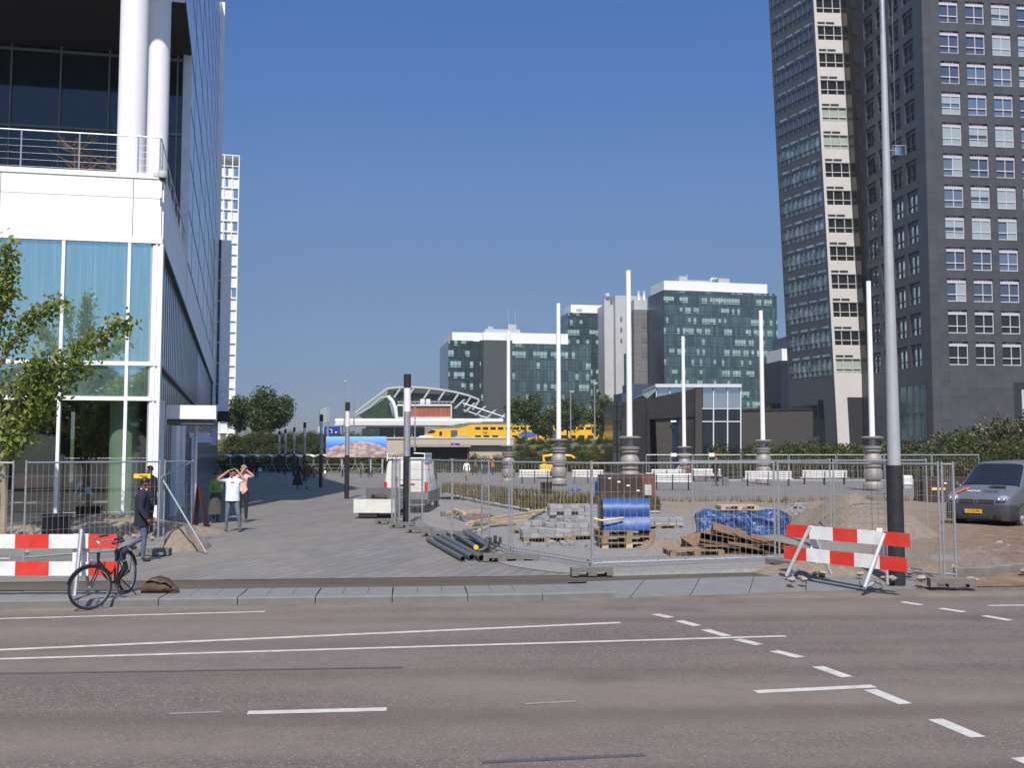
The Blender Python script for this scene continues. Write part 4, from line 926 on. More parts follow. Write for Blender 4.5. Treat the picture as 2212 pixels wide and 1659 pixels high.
# ---------------------------------------------------------------- turned columns with white masts
prof = [(.66, 0), (.7, .04), (.68, .3), (.5, .52), (.5, .58), (.62, .62), (.66, .8), (.66, 1.15), (.6, 1.3), (.5, 1.36), (.5, 1.46), (.6, 1.5), (.6, 1.56), (.52, 1.6), (.52, 1.66), (.66, 1.8), (.68, 1.95), (.6, 2.2), (.48, 2.42), (.48, 2.48), (.6, 2.52), (.62, 2.6), (.56, 2.66), (.56, 2.7), (.66, 2.74), (.68, 2.9), (.2, 2.93)]
def make_mast():
    t = thing('mast_column', '', 'column', (0, 0, 0), 0, 'turned metal columns carrying white masts')
    k = .78; m = MB(); m.lathe([(rr*.74, z*k) for rr, z in prof], (0, 0, 0), 36); m.build('turned_base', steel, t, True, None, 30)
    m = MB(); m.lathe([(.17, 2.25), (.17, 2.75)], (0, 0, 0), 16); m.build('neck', galv, t, True)
    m = MB(); m.lathe([(.4, 2.66), (.57, 2.7), (.57, 2.75), (.4, 2.79)], (0, 0, 0), 32); m.build('disc', steel, t, True, None, 30)
    m = MB(); m.lathe([(.15, 2.78), (.14, 6), (.125, 11.15), (.12, 11.2)], (0, 0, 0), 16); m.build('white_mast', white, t, True); return t
mast = make_mast()
for i, (x, y, Y, lb) in enumerate([(1098.3, 963, 74, 'turned metal column with white mast nearest the beige wall'), (1207, 950, 62, 'turned column with white mast in front of the yellow digger'), (1360, 945, 50.5, 'tallest looking column, white mast rising behind the dark brown container'),
        (1478, 966, 76.5, 'column with white mast standing before the granite pavilion'), (1648, 952, 65, 'column with white mast behind the long white bench'), (1884, 945, 54, 'column with white mast just left of the big street lamp pole')]):
    p = A(x, y, Y); o = mast if i == 0 else copy_tree(mast); o.location = (p.x, Y, p.z-2.73); o['label'] = lb
# ---------------------------------------------------------------- promenade lamp posts
def make_lamp():
    t = thing('lamp_post', '', 'lamp post', (0, 0, 0), 0, 'lamp posts along the promenade')
    m = MB(); m.lathe([(.12, 0), (.12, 2.2)], (0, 0, 0), 20); m.build('dark_base', dark, t, True)
    m = MB(); m.lathe([(.112, 2.2), (.112, 3.65)], (0, 0, 0), 20); m.build('grey_shaft', galv, t, True)
    m = MB(); m.lathe([(.115, 3.65), (.115, 4.43)], (0, 0, 0), 20); m.build('lamp_tube', M('lamp_diffuser', (.72, .72, .72), .35), t, True)
    m = MB(); m.lathe([(.12, 4.43), (.12, 4.88)], (0, 0, 0), 20); m.build('cap', dark, t, True); return t
lamp = make_lamp(); k_ = 362*32.8
LL = ['nearest promenade lamp post with black cap, beside the white van', 'second lamp post, before the mountain billboard', 'third lamp post, right of the round tree', 'lamp post next to the parked bicycles', 'lamp post behind the walking couple', 'distant lamp post in the shade left of the couple', 'farthest lamp post against the dark hedge']
for i, Y in enumerate((32.8, 51, 67.3, 84.5, 100.5, 108, 116)):
    x = 517+k_/(Y if i < 5 else (102, 120, 138)[i-4]); p = A(x, 979, Y); o = lamp if i == 0 else copy_tree(lamp); o.location = (p.x, Y, 0); o['label'] = LL[i]
p = G(1938, 1256, -.02); t = thing('street_lamp', 'very tall grey street lamp pole with black lower sleeve', 'street lamp', p)
m = MB(); m.lathe([(.145, -.3), (.145, 2.1)], (0, 0, 0), 28); m.build('black_sleeve', M('black_sleeve', (.03, .03, .034), .5, .2, .3, 6), t, True)
m = MB(); m.lathe([(.118, 2.1), (.085, 6), (.05, 10.2)], (0, 0, 0), 28); m.build('shaft', M('aluminium', (.42, .43, .44), .45, .25, .06), t, True)
m = MB(); m.lathe([(.05, 10.2), (.045, 11.6)], (0, 0, 0), 20); m.path([(0, 0, 11.6), (.1, -.3, 12), (.3, -1.5, 12.2)], .04, 8); m.box((.36, -1.9, 12.2), (.25, .9, .12)); m.build('lamp_arm', galv, t, True)
def thin_pole(x, y0, y1, Y, label, head=True):
    p = A(x, y1, Y); q = A(x, y0, Y); z0 = p.z; t = thing('thin_mast', label, 'mast', (p.x, Y, z0)); m = MB(); m.lathe([(.11, 0), (.06, q.z-z0)], (0, 0, 0), 8); m.build('pole', galv, t)
    if head: m = MB(); m.box((.15, 0, q.z-z0), (.5, .3, .25)); m.build('lamp_head', grey, t)
thin_pole(743, 824, 955, 140, 'thin grey mast with small head left of the station hall'); thin_pole(764, 818, 955, 142, 'taller thin mast touching the station roof', False)
thin_pole(1233, 846, 955, 136, 'thin mast before the station trees, left one of two'); thin_pole(1285, 828, 955, 136, 'thin tall mast before the rightmost station tree'); thin_pole(896, 868, 975, 121, 'thin mast in front of the terracotta wall', False); thin_pole(635, 865, 950, 140, 'thin mast just right of the round tree', False)
p = A(700, 900, 130); t = thing('direction_gantry', 'pale lattice sign frame on a post above the promenade', 'sign', (p.x, 130, 4)); z = p.z-4
m = MB()
for a in (-.62, .62): m.obox((a, 0, z-1.05+(a > 0)*.45), (.08, 0, 0), (0, .1, 0), (0, 0, 1.9))
for k in range(6): m.obox((-.62, 0, z-1.0+k*.33), (1.24, 0, .45), (0, .06, 0), (0, 0, .2))
m.build('frame', metal_l, t); m = MB(); m.tube((.5, .1, -1), (.5, .1, z+1.7), .12, 8); m.build('post', galv, t)
# ---------------------------------------------------------------- billboard
c = A(769.5, 965.5, 112); t = thing('billboard', 'wide billboard showing bare mountains under blue sky', 'billboard', (c.x, 112, 0)); bw = 3.36; z0, z1 = A(769, 988, 112).z, A(769, 943, 112).z
nt = NT('mountain_poster'); v = nt.sep(nt.obj()); zz = nt.math('DIVIDE', nt.math('ADD', v[2], -z0), z1-z0); xx = nt.math('DIVIDE', nt.math('ADD', v[0], bw), 2*bw)
rg = nt.math('ADD', nt.math('ADD', .42, nt.math('MULTIPLY', nt.math('SINE', nt.math('MULTIPLY', nt.math('ADD', xx, -.1), 3.6)), .28)), nt.math('MULTIPLY', nt.noise(nt.comb(nt.math('MULTIPLY', xx, 4.), 0., 0.), 1.6, 5), .14))
rock = nt.mix(nt.ramp(nt.noise(nt.comb(nt.math('MULTIPLY', xx, 5.), 0., nt.math('MULTIPLY', zz, 3.5)), 1.5, 6, .6), .38, .64), (.2, .14, .17), (.6, .46, .41))
skyc = nt.mix(nt.ramp(zz, .55, 1.), (.06, .2, .75), (.25, .55, .85)); nt.fin(nt.mix(nt.math('GREATER_THAN', zz, rg), rock, skyc), .5)
m = MB(); m.bx(-bw, bw, 0, .15, z0, z1); m.build('poster', nt.m, t)
for x in (-1.6, 1.6, 2.9): m = MB(); m.tube((x, .25, 0), (x, .25, z0+.4), .1); m.build('post', grey, t)
# ---------------------------------------------------------------- bicycle shelters
def make_shelter():
    t = thing('bicycle_shelter', 'white arched bicycle shelter in the row before the hedge', 'shelter', (0, 0, 0), 0, 'row of white bicycle shelters'); n = 10; th = [R(lerp(28, 152, i/n)) for i in range(n+1)]
    def AP(a, k, y): return (1.02*k*math.cos(a), y, 1.42+.62*k*math.sin(a))
    m = MB(); m.loft([[AP(a, 1, y) for a in th]+[AP(a, .88, y) for a in th[::-1]] for y in (-.1, 1.9)]); m.build('canopy', white, t, True)
    for s in (-1, 1): m = MB(); m.path([(s*.92, .1, 1.7), (s*.86, .1, 1.2), (s*.6, .1, .6), (s*.25, .1, 0)], .03, 6); m.build('leg', galv, t)
    return t
shel = make_shelter()
for i in range(12):
    x = lerp(A(482, 1000, 118).x, A(812, 1000, 118).x, i/11); o = shel if i == 0 else copy_tree(shel); o.location = (x, 118, .12)
t = thing('railing', 'grey low railing running along the bicycle shelters', 'railing', (A(640, 1020, 116).x, 116, 0)); a0, a1 = A(470, 1, 116).x-t.location.x, A(835, 1, 116).x-t.location.x; m = MB()
for z in (.55, 1.0): m.tube((a0, 0, z), (a1, 0, z), .018)
for i in range(10): x = lerp(a0, a1, i/9); m.tube((x, 0, 0), (x, 0, 1.0), .03)
m.build('rails', grey, t)
# ---------------------------------------------------------------- bicycles
def make_bike(name, label, steer=0, bag=True):
    t = thing(name, label, 'bicycle'); Rw = .34; zz = .35
    fm = MB(); f = Vector((.55, 0, zz)); q = Vector((-.52, 0, zz)); bb = Vector((-.08, 0, .28)); st = Vector((-.24, 0, .78)); hd = Vector((.36, 0, .86)); hl = Vector((.4, 0, .66))
    fm.path([hd, hl], .02, 8); fm.path([hl+Vector((-.01, 0, .02)), (.22, 0, .46), (.05, 0, .32), bb], .019, 8); fm.path([hl+Vector((0, 0, .1)), (.2, 0, .58), (0, 0, .44), (-.15, 0, .5)], .015, 8); fm.tube(bb, st, .017, 8)
    for s in (-.05, .05): fm.path([bb, q+Vector((0, s, 0))], .011, 6); fm.path([st+Vector((0, 0, -.08)), q+Vector((0, s, 0))], .009, 6)
    fm.build('frame', M('bike_black', (.02, .02, .022), .3, .2), t)
    def wheel(c, par, off=Vector((0, 0, 0))):
        m = MB(); c = c-off; m.torus(c, (1, 0, 0), (0, 0, 1), Rw-.018, .021, 36, 6); w = m.build('tyre', black, par)
        m = MB(); m.torus(c, (1, 0, 0), (0, 0, 1), Rw-.042, .009, 36, 5); m.tube(c-Vector((0, .05, 0)), c+Vector((0, .05, 0)), .02, 8)
        for k in range(18): a = 2*PI*k/18; m.tube(c+Vector((0, .03*(-1)**k, 0)), c+Vector((math.cos(a)*(Rw-.045), 0, math.sin(a)*(Rw-.045))), .0016, 3)
        m.build('rim', chrome, w)
        m = MB(); n = 14; A0, A1 = (R(20), R(160)) if off.length else (R(0), R(175)); m.loft([[c+Vector((math.cos(a)*rr, y, math.sin(a)*rr)) for y, rr in ((-.03, Rw+.01), (0, Rw+.028), (.03, Rw+.01))] for a in [lerp(A0, A1, k/n) for k in range(n+1)]], False, False); m.build('mudguard', M('bike_black', (0, 0, 0)), w)
    wheel(q, t)
    m = MB(); off = Vector((.4, 0, .66)); 
    for s in (-.045, .045): m.path([Vector((0, s*.6, -.02)), Vector((.05, s, -.14)), f-off+Vector((0, s, 0))], .01, 6)
    m.tube((-.04, 0, .2), (0, 0, -.02), .016, 8); fo_ = m.build('fork', M('bike_black', (0, 0, 0)), t)
    fo_.location = off; fo_.rotation_euler = (0, 0, steer); wheel(f, fo_, off)
    m = MB(); m.path([(-.05, 0, .2), (-.06, 0, .32)], .012); m.path([(-.3, .27, .4), (-.14, .29, .4), (-.02, .16, .4), (-.06, 0, .33), (-.02, -.16, .4), (-.14, -.29, .4), (-.3, -.27, .4)], .011, 6); h = m.build('handlebar', chrome, fo_, True)
    [MB().tube((-.31, .27*s, .4), (-.17, .29*s, .4), .017, 8).build('grip', black, h) for s in (-1, 1)]
    m = MB(); m.lathe([(.02, -.05), (.045, 0), (.05, .03)], (0, 0, 0), 12); m.v = [Vector((p.z+.08, p.y, p.x+.06)) for p in m.v]; m.build('headlight', chrome, fo_)
    m = MB(); m.ball((-.28, 0, .9), (.12, .085, .035), 12, 6); m.ball((-.34, 0, .9), (.08, .11, .04), 12, 6); m.tube((-.24, 0, .75), (-.28, 0, .89), .012); m.build('saddle', M('saddle_leather', (.025, .024, .026), .5), t, True)
    m = MB()
    for y in (-.07, 0, .07): m.tube((-.3, y, .74), (-.78, y, .74), .008)
    for s in (-.06, .06): m.tube((-.7, s, .74), q+Vector((0, s, 0)), .007)
    m.build('rear_rack', dark, t)
    m = MB(); m.loft([[(x, y+.0, z) for x, z in ((-.45, .55), (-.05, .24), (-.05, .34), (-.5, .42))] for y in (.035, .055)]); m.torus((-.08, .05, .28), (1, 0, 0), (0, 0, 1), .09, .008, 16, 4)
    for s in (-1, 1): m.path([(-.08, .05*s, .28), (-.08+.1*s, .1*s, .28-.13*s), (-.08+.1*s, .2*s, .28-.13*s)], .01, 5); m.box((-.08+.1*s, .17*s, .28-.13*s), (.08, .09, .025))
    m.build('crank', dark, t)
    if bag: m = MB(); m.box((-.36, .0, .66), (.14, .12, .16)); m.ball((-.4, .05, .72), (.1, .07, .07)); m.build('lock_and_bag', M('dark_blue_bag', (.03, .035, .07), .7), t)
    m = MB(); m.tube((-.2, .06, .3), (-.34, .22, .0), .011); m.build('kickstand', dark, t); return t
bike = make_bike('bicycle', 'black Dutch roadster bicycle leaning at the kerb by the left barrier', R(-42))
Fp = Vector((A(216, 1263, 15.75).x, 15.75, RZ)); Rp = Vector((A(279, 1230, 16.75).x, 16.75, .0)); d = Fp-Rp; d.z = 0
bike.location = Vector((Rp.x, Rp.y, 0))+d.normalized()*.52+Vector((0, 0, -.055)); ang = math.atan2(d.y, d.x)
bike.rotation_mode = 'XYZ'; bike.rotation_euler = (R(4), math.asin(.12/1.07), ang)
pb = make_bike('parked_bicycle', 'bicycle in the cluster parked at the promenade lamp posts', R(10), False); pb['group'] = 'bicycles parked by the lamp posts'; pts = [(664, 1032, 10), (672, 1030, 60), (682, 1034, -20), (690, 1031, 40), (652, 1028, 100), (800, 1032, 80), (780, 1030, 100), (740, 1030, 95)]
for i, (x, y, a) in enumerate(pts): o = pb if i == 0 else copy_tree(pb); o.location = G(x, y); o.rotation_euler = (0, 0, R(a))
# ---------------------------------------------------------------- brown bag on the strip
p = G(345, 1281); t = thing('bag', 'crumpled dark brown shoulder bag lying behind the bicycle', 'bag', p, R(6)); bm2 = M('brown_canvas', (.075, .042, .028), .85, var=.3, scale=9, bump=.3)
m = MB(); r = random.Random(4); secs = []
for i in range(13):
    u = i/12; x = lerp(-.3, .3, u); k = math.sin(PI*min(.97, max(.03, u)))**.35; hh = (.2+.03*math.sin(u*9))*k*(1-.25*u); secs.append([(x+r.uniform(-.01, .01), .13*k*math.cos(a)+r.uniform(-.008, .008), max(0, hh*.5+hh*.55*math.sin(a))+r.uniform(0, .012)) for a in [2*PI*j/14 for j in range(14)]])
m.loft(secs); m.build('body', bm2, t, True); m = MB(); m.loft([[(-.22, -.1, .2), (-.2, .1, .22)], [(-.05, -.12, .235), (-.05, .1, .25)], [(.1, -.13, .2), (.12, .1, .22)], [(.2, -.15, .13), (.24, .05, .14)]], False, False); m.build('flap', bm2, t, True)
m = MB(); m.path([(-.26, 0, .13), (-.15, .05, .23), (0, .02, .27), (.15, 0, .23), (.29, -.02, .08), (.33, -.06, .03), (.2, -.16, .02)], .012, 6); m.build('strap', bm2, t, True)
# ---------------------------------------------------------------- fences
def fence(p, q, label, z0=.1, h=2.0, wires=True, group='mesh site fence panels', n=None, topq=None, r=.021):
    p, q = Vector(p), Vector(q); base = Vector((p.x, p.y, 0)); t = thing('mesh_fence', label, 'fence', base, 0, group)
    a = p-base+Vector((0, 0, z0)); b = q-base+Vector((0, 0, z0)); up = Vector((0, 0, h)); tb = b+up if topq is None else Vector(topq)-base
    m = MB(); m.tube(a-Vector((0, 0, z0)), a+up+Vector((0, 0, .05)), r, 8); m.tube(b-Vector((0, 0, z0)), tb+Vector((0, 0, .05)), r, 8); m.tube(a+up, tb, r*.95, 8); m.tube(a+Vector((0, 0, .03)), b+Vector((0, 0, .03)), r*.9, 8)
    m.build('frame', galv, t, True)
    if wires:
        L = (q-p).length; n = n or max(3, int(L/.135)); m = MB(); w = .0039
        for i in range(1, n):
            f = i/n; j = rnd.uniform(-.01, .01); m.tube(a.lerp(b, f)+Vector((j, 0, .03)), (a+up).lerp(tb, f)-Vector((0, 0, .02)), w, 3)
        for k in range(1, 7): m.tube(a+(up*(k/7)), b+(tb-b)*(k/7), w, 3)
        m.build('wire_mesh', M('wire_steel', (.32, .3, .285), .5, .5, .15, 9), t)
    return t
FN = 'galvanised mesh fence panel '
front = fence(G(1280, 1232), G(1675, 1217), FN+'in front of the pallets, its bottom rail above the verge')
p = G(1280, 1232)
fence(G(1106, 1202), G(1278, 1231), FN+'running from the pipes to the front corner post')
fence(G(1040, 1181), G(1100, 1200), FN+'behind the heap of black pipes'); fence(G(977, 1163), G(1056, 1188), FN+'between white van and timber beams'); fence(G(911, 1148), G(976, 1163), FN+'in front of the white van side'); fence(G(884, 1141), G(912, 1149), FN+'just right of the nearest lamp post')
for i in range(2): fence(G(846+i*9, 1131+i*1.5), G(853+i*10, 1138+i), ['outer', 'inner'][i]+' of the spare mesh panels stored beside the nearest lamp post', n=12)
fence(G(1684, 1218), G(2033, 1256), FN+'passing in front of the black lamp sleeve'); fence(G(2041, 1256), G(2066, 1258), 'short end piece of mesh fence beside the silver van', n=6)
fence(G(1497, 1180), G(1796, 1166), FN+'in second row before the blue tarpaulin', topq=G(1490, 1180).lerp(G(1796, 1166), 1)+Vector((0, 0, 2.1)))
fence(G(1803, 1166), G(2005, 1158), FN+'in second row behind the tall street lamp', n=24)
for i in range(7):
    a, c = A(1396+i*103, 980, 71), A(1396+(i+1)*103-3, 980, 71); a.z = c.z = PZ; fence(a, c, FN+'of the far row along the hedge', .05, 1.83, True, 'far fence row along the plaza hedge', 16, None, .026)
fence(G(50, 1219), G(341, 1194), FN+'before the shop window, its top rail sagging', topq=G(341, 1194)+Vector((0, 0, 2.1)), n=26)
fence(G(352, 1190), G(413, 1172), 'tilted mesh fence panel turned back at the building corner', topq=G(413, 1172)+Vector((0, 0, 2.08)), n=14)
fence(G(-280, 1221), G(22, 1221), FN+'at the far left behind the striped barrier', n=26)
a = G(446, 1197); t = thing('fence_brace', 'diagonal steel brace propping the fence at the building corner', 'brace', a); m = MB(); q = A(348, 1030, G(350, 1192).y)-a; m.tube((0, 0, .02), q, .022, 8); e = A(411, 999, G(413, 1174).y)-a; m.tube(q, e, .02, 8); m.build('tubes', galv, t, True)
# concrete feet
def make_block():
    t = thing('fence_block', '', 'fence foot', (0, 0, 0), 0, 'concrete feet of the site fence'); m = MB(); L, w, h = .78, .22, .15
    pr = [(-L/2, 0), (-.28, 0), (-.25, .07), (-.09, .07), (-.06, 0), (.06, 0), (.09, .07), (.25, .07), (.28, 0), (L/2, 0), (L/2-.015, h-.01), (L/2-.03, h), (-L/2+.03, h), (-L/2+.015, h-.01)]
    def rowp(a, b): m.extr([(x, -w/2, z) for x, z in [(a, 0), (b, 0), (b, h), (a, h)]], (0, w, 0))
    for a, c in ((-L/2, -.27), (-.08, .08), (.27, L/2)): rowp(a, c)
    for a, c in ((-.27, -.08), (.08, .27)): m.extr([(a, -w/2, .065), (c, -w/2, .065), (c, -w/2, h), (a, -w/2, h)], (0, w, 0))
    m.build('block', concrete, t); return t
blk = make_block()
for i, (x, y, a, lb) in enumerate([(1278, 1243, 6, 'concrete fence foot under the front corner post'), (1692, 1226, -60, 'concrete fence foot behind the tilted barrier'), (2056, 1268, -6, 'dark concrete fence foot at the kerb by the silver van'), (1085, 1212, -4, 'concrete fence foot touching the pipe ends'), (1124, 1213, -4, 'concrete fence foot right of the pipe ends'),
        (1000, 1160, -25, 'concrete fence foot above the far end of the pipes'), (940, 1158, -22, 'concrete fence foot left of the pipes'), (905, 1150, -18, 'concrete fence foot right of the nearest lamp post'), (868, 1139, -15, 'concrete fence foot before the nearest lamp post'), (836, 1131, -20, 'concrete fence foot beside the trailer'), (1500, 1188, 40, 'concrete fence foot at the second fence row'), (330, 1199, 0, 'concrete fence foot behind the walking man'), (1800, 1176, 30, 'concrete fence foot hidden by the barrier planks'), (1018, 1125, 10, 'loose concrete foot lying beside the grass bed kerb')]):
    o = blk if i == 0 else copy_tree(blk); o.location = G(x, y, .02 if i not in (2,) else -.06); o.rotation_euler = (0, 0, R(a)); o['label'] = lb
# ---------------------------------------------------------------- red and white barriers
def plank(t, a, b, h, segs, nm='plank'):
    d = (b-a).normalized(); m = MB(); n = Vector((d.y, -d.x, 0)).normalized()*.03; L = (b-a).length; u = 0
    up = Vector((0, 0, h))
    for f, c in segs:
        m.m = c; e = min(L, u+f*L); s0 = a+d*u-up/2; s1 = a+d*e-up/2; m.obox(s0, s1-s0, n, up); u = e
    return m.build(nm, [bar_white, red], t)
Y0 = 16.35; t = thing('barrier', 'level red and white plank barrier behind the black bicycle', 'barrier', (A(170, 1, Y0).x, Y0, 0), 0, 'striped road barriers'); B = t.location.copy()
for yc in (1169.5, 1228.5): plank(t, A(-330, yc, Y0)-B, A(254.5, yc, Y0)-B, .225, [(72/584, 0)]+[(73/584, i % 2 == 0) for i in range(6)]+[(.02, 0), (.2, 1)])
m = MB(); m.tube(A(161, 1289, 15.95)-B, A(176, 1144, Y0-.1)-B, .036, 8); m.tube(A(192, 1279, 16.5)-B, A(177, 1150, Y0)-B, .026, 8); m.build('stand', galv, t, True); m = MB(); m.tube(A(-300, 1289, 15.95)-B, A(-286, 1144, Y0-.1)-B, .036, 8); m.build('stand', galv, t, True)
for x in (163, 186, -270): m = MB(); q = A(x, 1198, Y0+.04)-B; m.box(q, (.085, .03, .66)); m.build('upright', bar_white, t)
a, c = Vector((A(1699, 1, 18.75).x, 18.75, 0)), Vector((A(1963, 1, 17.0).x, 17.0, 0)); t = thing('barrier', 'tilted red and white plank barrier in front of the big lamp pole', 'barrier', a, 0, 'striped road barriers'); B = a.copy()
sg = [(.2, 1), (.2, 0), (.2, 1), (.2, 0), (.21, 1)]
plank(t, A(1701, 1146, 18.75)-B, A(1966, 1168, 17.0)-B, .235, sg); plank(t, A(1695, 1193.5, 18.75)-B, A(1959, 1221, 17.0)-B, .235, sg)
for (x, y, Y, dx, tx, ty, tY, bx_, by, bY) in ((1699, 1244, 18.6, 45, 1750, 1137, 18.35, 1795, 1240, 18.7), (1868, 1269, 17.2, 40, 1910, 1153, 17.3, 1917, 1262, 17.6)):
    m = MB(); m.tube(A(x, y, Y)-B, A(tx, ty, tY)-B, .034, 8); m.path([A(x, y, Y)-B, A(x+dx*.6, y-12, Y+.5)-B, A(x+dx, y-5, Y+.9)-B], .022, 6); m.tube(A(bx_, by, bY)-B, A(tx+1, ty+2, tY+.1)-B, .026, 8); m.build('stand', M('bright_galvanised', (.6, .61, .62), .4, .3), t, True)
for x, Y in ((1757, 18.4), (1900, 17.45)): m = MB(); q = A(x, 1180, Y+.05)-B; m.box(q, (.1, .03, .62)); m.build('upright', bar_white, t)
# ---------------------------------------------------------------- silver van
Wc = G(2194, 1144); h_ = Vector((-.75, -.66, 0)).normalized(); l_ = Vector((-h_.y, h_.x, 0)); O = Wc+h_*.9-l_*.78; O.z = .02
v_ = thing('van', 'silver grey delivery van with dark bumper facing the site fence', 'van', O, math.atan2(h_.y, h_.x)); v_.scale = (1.04, 1.04, 1.04)
sil_v = M('silver_car_paint', (.17, .175, .195), .32, .45, .02); plast = M('dark_bumper_plastic', (.035, .036, .04), .55, var=.08); glass_v = M('car_glass', (.008, .01, .016), .04, 0, 0, spec=.7)
st = [(-.06, .42, .74, .74, .74), (-.12, .36, .86, .9, .8), (-.2, .34, .93, .97, .84), (-.45, .3, .96, 1.07, .85), (-.8, .28, .965, 1.19, .85), (-.98, .28, .97, 1.25, .84), (-1.4, .28, .97, 1.6, .76), (-1.72, .28, .97, 1.86, .69), (-1.85, .28, .97, 1.92, .68), (-2.1, .28, .97, 1.95, .68), (-3.5, .28, .97, 1.97, .68), (-4.6, .28, .97, 1.95, .68), (-4.75, .3, .94, 1.85, .66)]
def ring(x, zb, w, zt, wt):
    zm = min(1.08, zt-.05); s = [(w*.94, zb), (w, zb+.14), (w, zm-.1), (w*.985, zm), (lerp(w*.985, wt, .55) if zt > 1.3 else lerp(w, wt, .4), lerp(zm, zt, .55)), (wt+.03, zt-.07), (wt*.93, zt-.015), (wt*.5, zt+.005)]
    return [(x, y, z) for y, z in s]+[(x, -y, z) for y, z in s[::-1]]
m = MB(); m.loft([ring(*s) for s in st]); body = m.build('body', sil_v, v_, True, None, 50)
m = MB(); bs = [(.05, .3, .66, .62), (.02, .27, .72, .78), (-.1, .25, .72, .93), (-.4, .25, .7, .99), (-.55, .27, .7, .995)]
m.loft([[(x, w*.96, zb), (x, w, zb+.08), (x, w, zt-.05), (x, w*.98, zt), (x, -w*.98, zt), (x, -w, zt-.05), (x, -w, zb+.08), (x, -w*.96, zb)] for x, zb, zt, w in bs]); bump_ = m.build('front_bumper', plast, v_, True, None, 40)
m = MB()
def wr_(*a, o): r_ = ring(*a); return [Vector((x+o, y*f, z+o)) for (x, y, z), f in zip(r_[4:12], (.93, .97, 1, 1, 1, 1, .97, .93))]
secs = [wr_(*st[5], o=.02), wr_(*st[6], o=.014), wr_(*st[7], o=.014)]; a_ = secs[0][0]; secs[0] = [Vector((q.x, q.y, max(q.z, 1.19))) for q in secs[0]]
m.loft(secs, False, False); m.build('windscreen', glass_v, v_, True, None, 70)
for s in (-1, 1):
    m = MB(); q = [(-1.2, .955, 1.14), (-2.1, .965, 1.14), (-2.1, .79, 1.74), (-1.78, .76, 1.76)]; m.quad(*[(x, s*(y+.012), z) for x, y, z in q]); m.build('side_window', glass_v, v_)
    m = MB(); m.ball((-.22, s*.7, .86), (.2, .185, .125), 14, 8); hl = m.build('headlight', M('headlight_glass', (.5, .52, .55), .08, .6, .02), v_, True); m = MB(); m.ball((-.06, s*.62, .85), (.05, .06, .05), 10, 6); m.ball((-.07, s*.78, .86), (.05, .055, .05), 10, 6); m.build('lamp', chrome, hl, True)
    m = MB(); m.lathe([(.01, 0), (.055, .01), (.06, -.03)], (0, 0, 0), 14); m.v = [Vector((p.z+.0, p.y+s*.66, p.x+.37)) for p in m.v]; m.build('fog_light', chrome, bump_, True)
    m = MB(); m.bx(-.02, .025, s*.5-.14, s*.5+.14, .575, .63); m.build('indicator', M('clear_lens', (.55, .52, .5), .2), bump_)
    m = MB(); m.ball((-1.12, s*1.07, 1.2), (.07, .11, .14), 10, 6); m.tube((-1.15, s*.93, 1.12), (-1.12, s*1.05, 1.15), .03); m.build('mirror', plast, v_, True)
    for x in (-.9, -3.98):
        c = Vector((x, s*.86, .32)); m = MB(); m.torus(c, (1, 0, 0), (0, 0, 1), .25, .085, 28, 10); m.v = [Vector((p.x, c.y+(p.y-c.y)*1.15, p.z)) for p in m.v]; w = m.build('wheel', black, v_, True)
        m = MB(); k = s*.955; m.loft([[(x+rr*math.cos(2*PI*i/24), yy, .32+rr*math.sin(2*PI*i/24)) for i in range(24)] for rr, yy in ((.21, k-.05*s), (.2, k), (.16, k-.03*s), (.09, k-.02*s), (.06, k+.015*s))]); rm = m.build('rim', M('steel_rim', (.42, .42, .43), .35, .5), w, True); m = MB()
        for i in range(14): a = 2*PI*i/14; m.box((x+.18*math.cos(a), k-.008*s, .32+.18*math.sin(a)), (.025, .02, .025))
        m.build('rim_slot', black, rm)
        m = MB(); m.loft([[(x+rr*math.cos(a), s*yy, .33+rr*math.sin(a)) for rr, yy in ((.37, .95), (.41, .978), (.37, .985))] for a in [PI*i/14 for i in range(15)]], False, False); m.build('wheel_arch', plast, v_)
m = MB(); m.bx(-.16, -.035, -.5, .5, .72, .845); m.build('grille', black, v_); m = MB(); m.bx(-.04, -.025, -.5, .5, .775, .79); m.bx(-.04, -.025, -.52, .52, .71, .722); m.torus((-.015, 0, .782), (0, 1, 0), (0, 0, 1), .058, .011, 20, 6); m.extr([(-.02, -.1, .778), (-.02, .02, .795), (-.02, .1, .788), (-.02, -.02, .77)], (.012, 0, 0)); m.build('emblem', chrome, v_)
m = MB(); m.bx(.03, .056, -.45, .45, .3, .36); m.bx(.0, .05, .5, .72, .3, .4); m.bx(.0, .05, -.72, -.5, .3, .4); m.build('lower_grille', black, bump_)
m = MB(); m.bx(.045, .072, -.34, .2, .455, .57); pl = m.build('number_plate', M('plate_yellow', (.75, .42, .02), .5, var=.02), v_); m = MB(); m.bx(.06, .0735, -.34, -.285, .455, .57); m.build('plate_band', navy, pl)
pk = M('plate_black', (.01, .01, .01), .6); text('17-VZ-FN', 'plate_lettering', pk, pl, frame((.0745, -.04, .512), (0, 1, 0), (0, 0, 1)), .105, .88)
hu = Vector((-.35, 0, .12)); hp = lambda y, k: Vector((-.47, y, 1.09))+hu*k+Vector((.01, 0, .022))
text('NOVA', 'hood_lettering', white, body, frame(hp(-.22, -.25), (0, 1, 0), hu), .145, 1, .25); text('FORMA', 'hood_lettering', pk, body, frame(hp(.28, -.25), (0, 1, 0), hu), .135, 1, .25)
m = MB(); 
for q in ([(-.72, -.9), (-.66, -.9), (-.46, .25), (-.52, .25)], [(-.62, .12), (-.42, .45), (-.44, -.05)]): m.extr([hp(y, k) for y, k in q], (.003, 0, .008))
m.build('orange_arrow', M('orange_decal', (.75, .16, .02), .4), body)
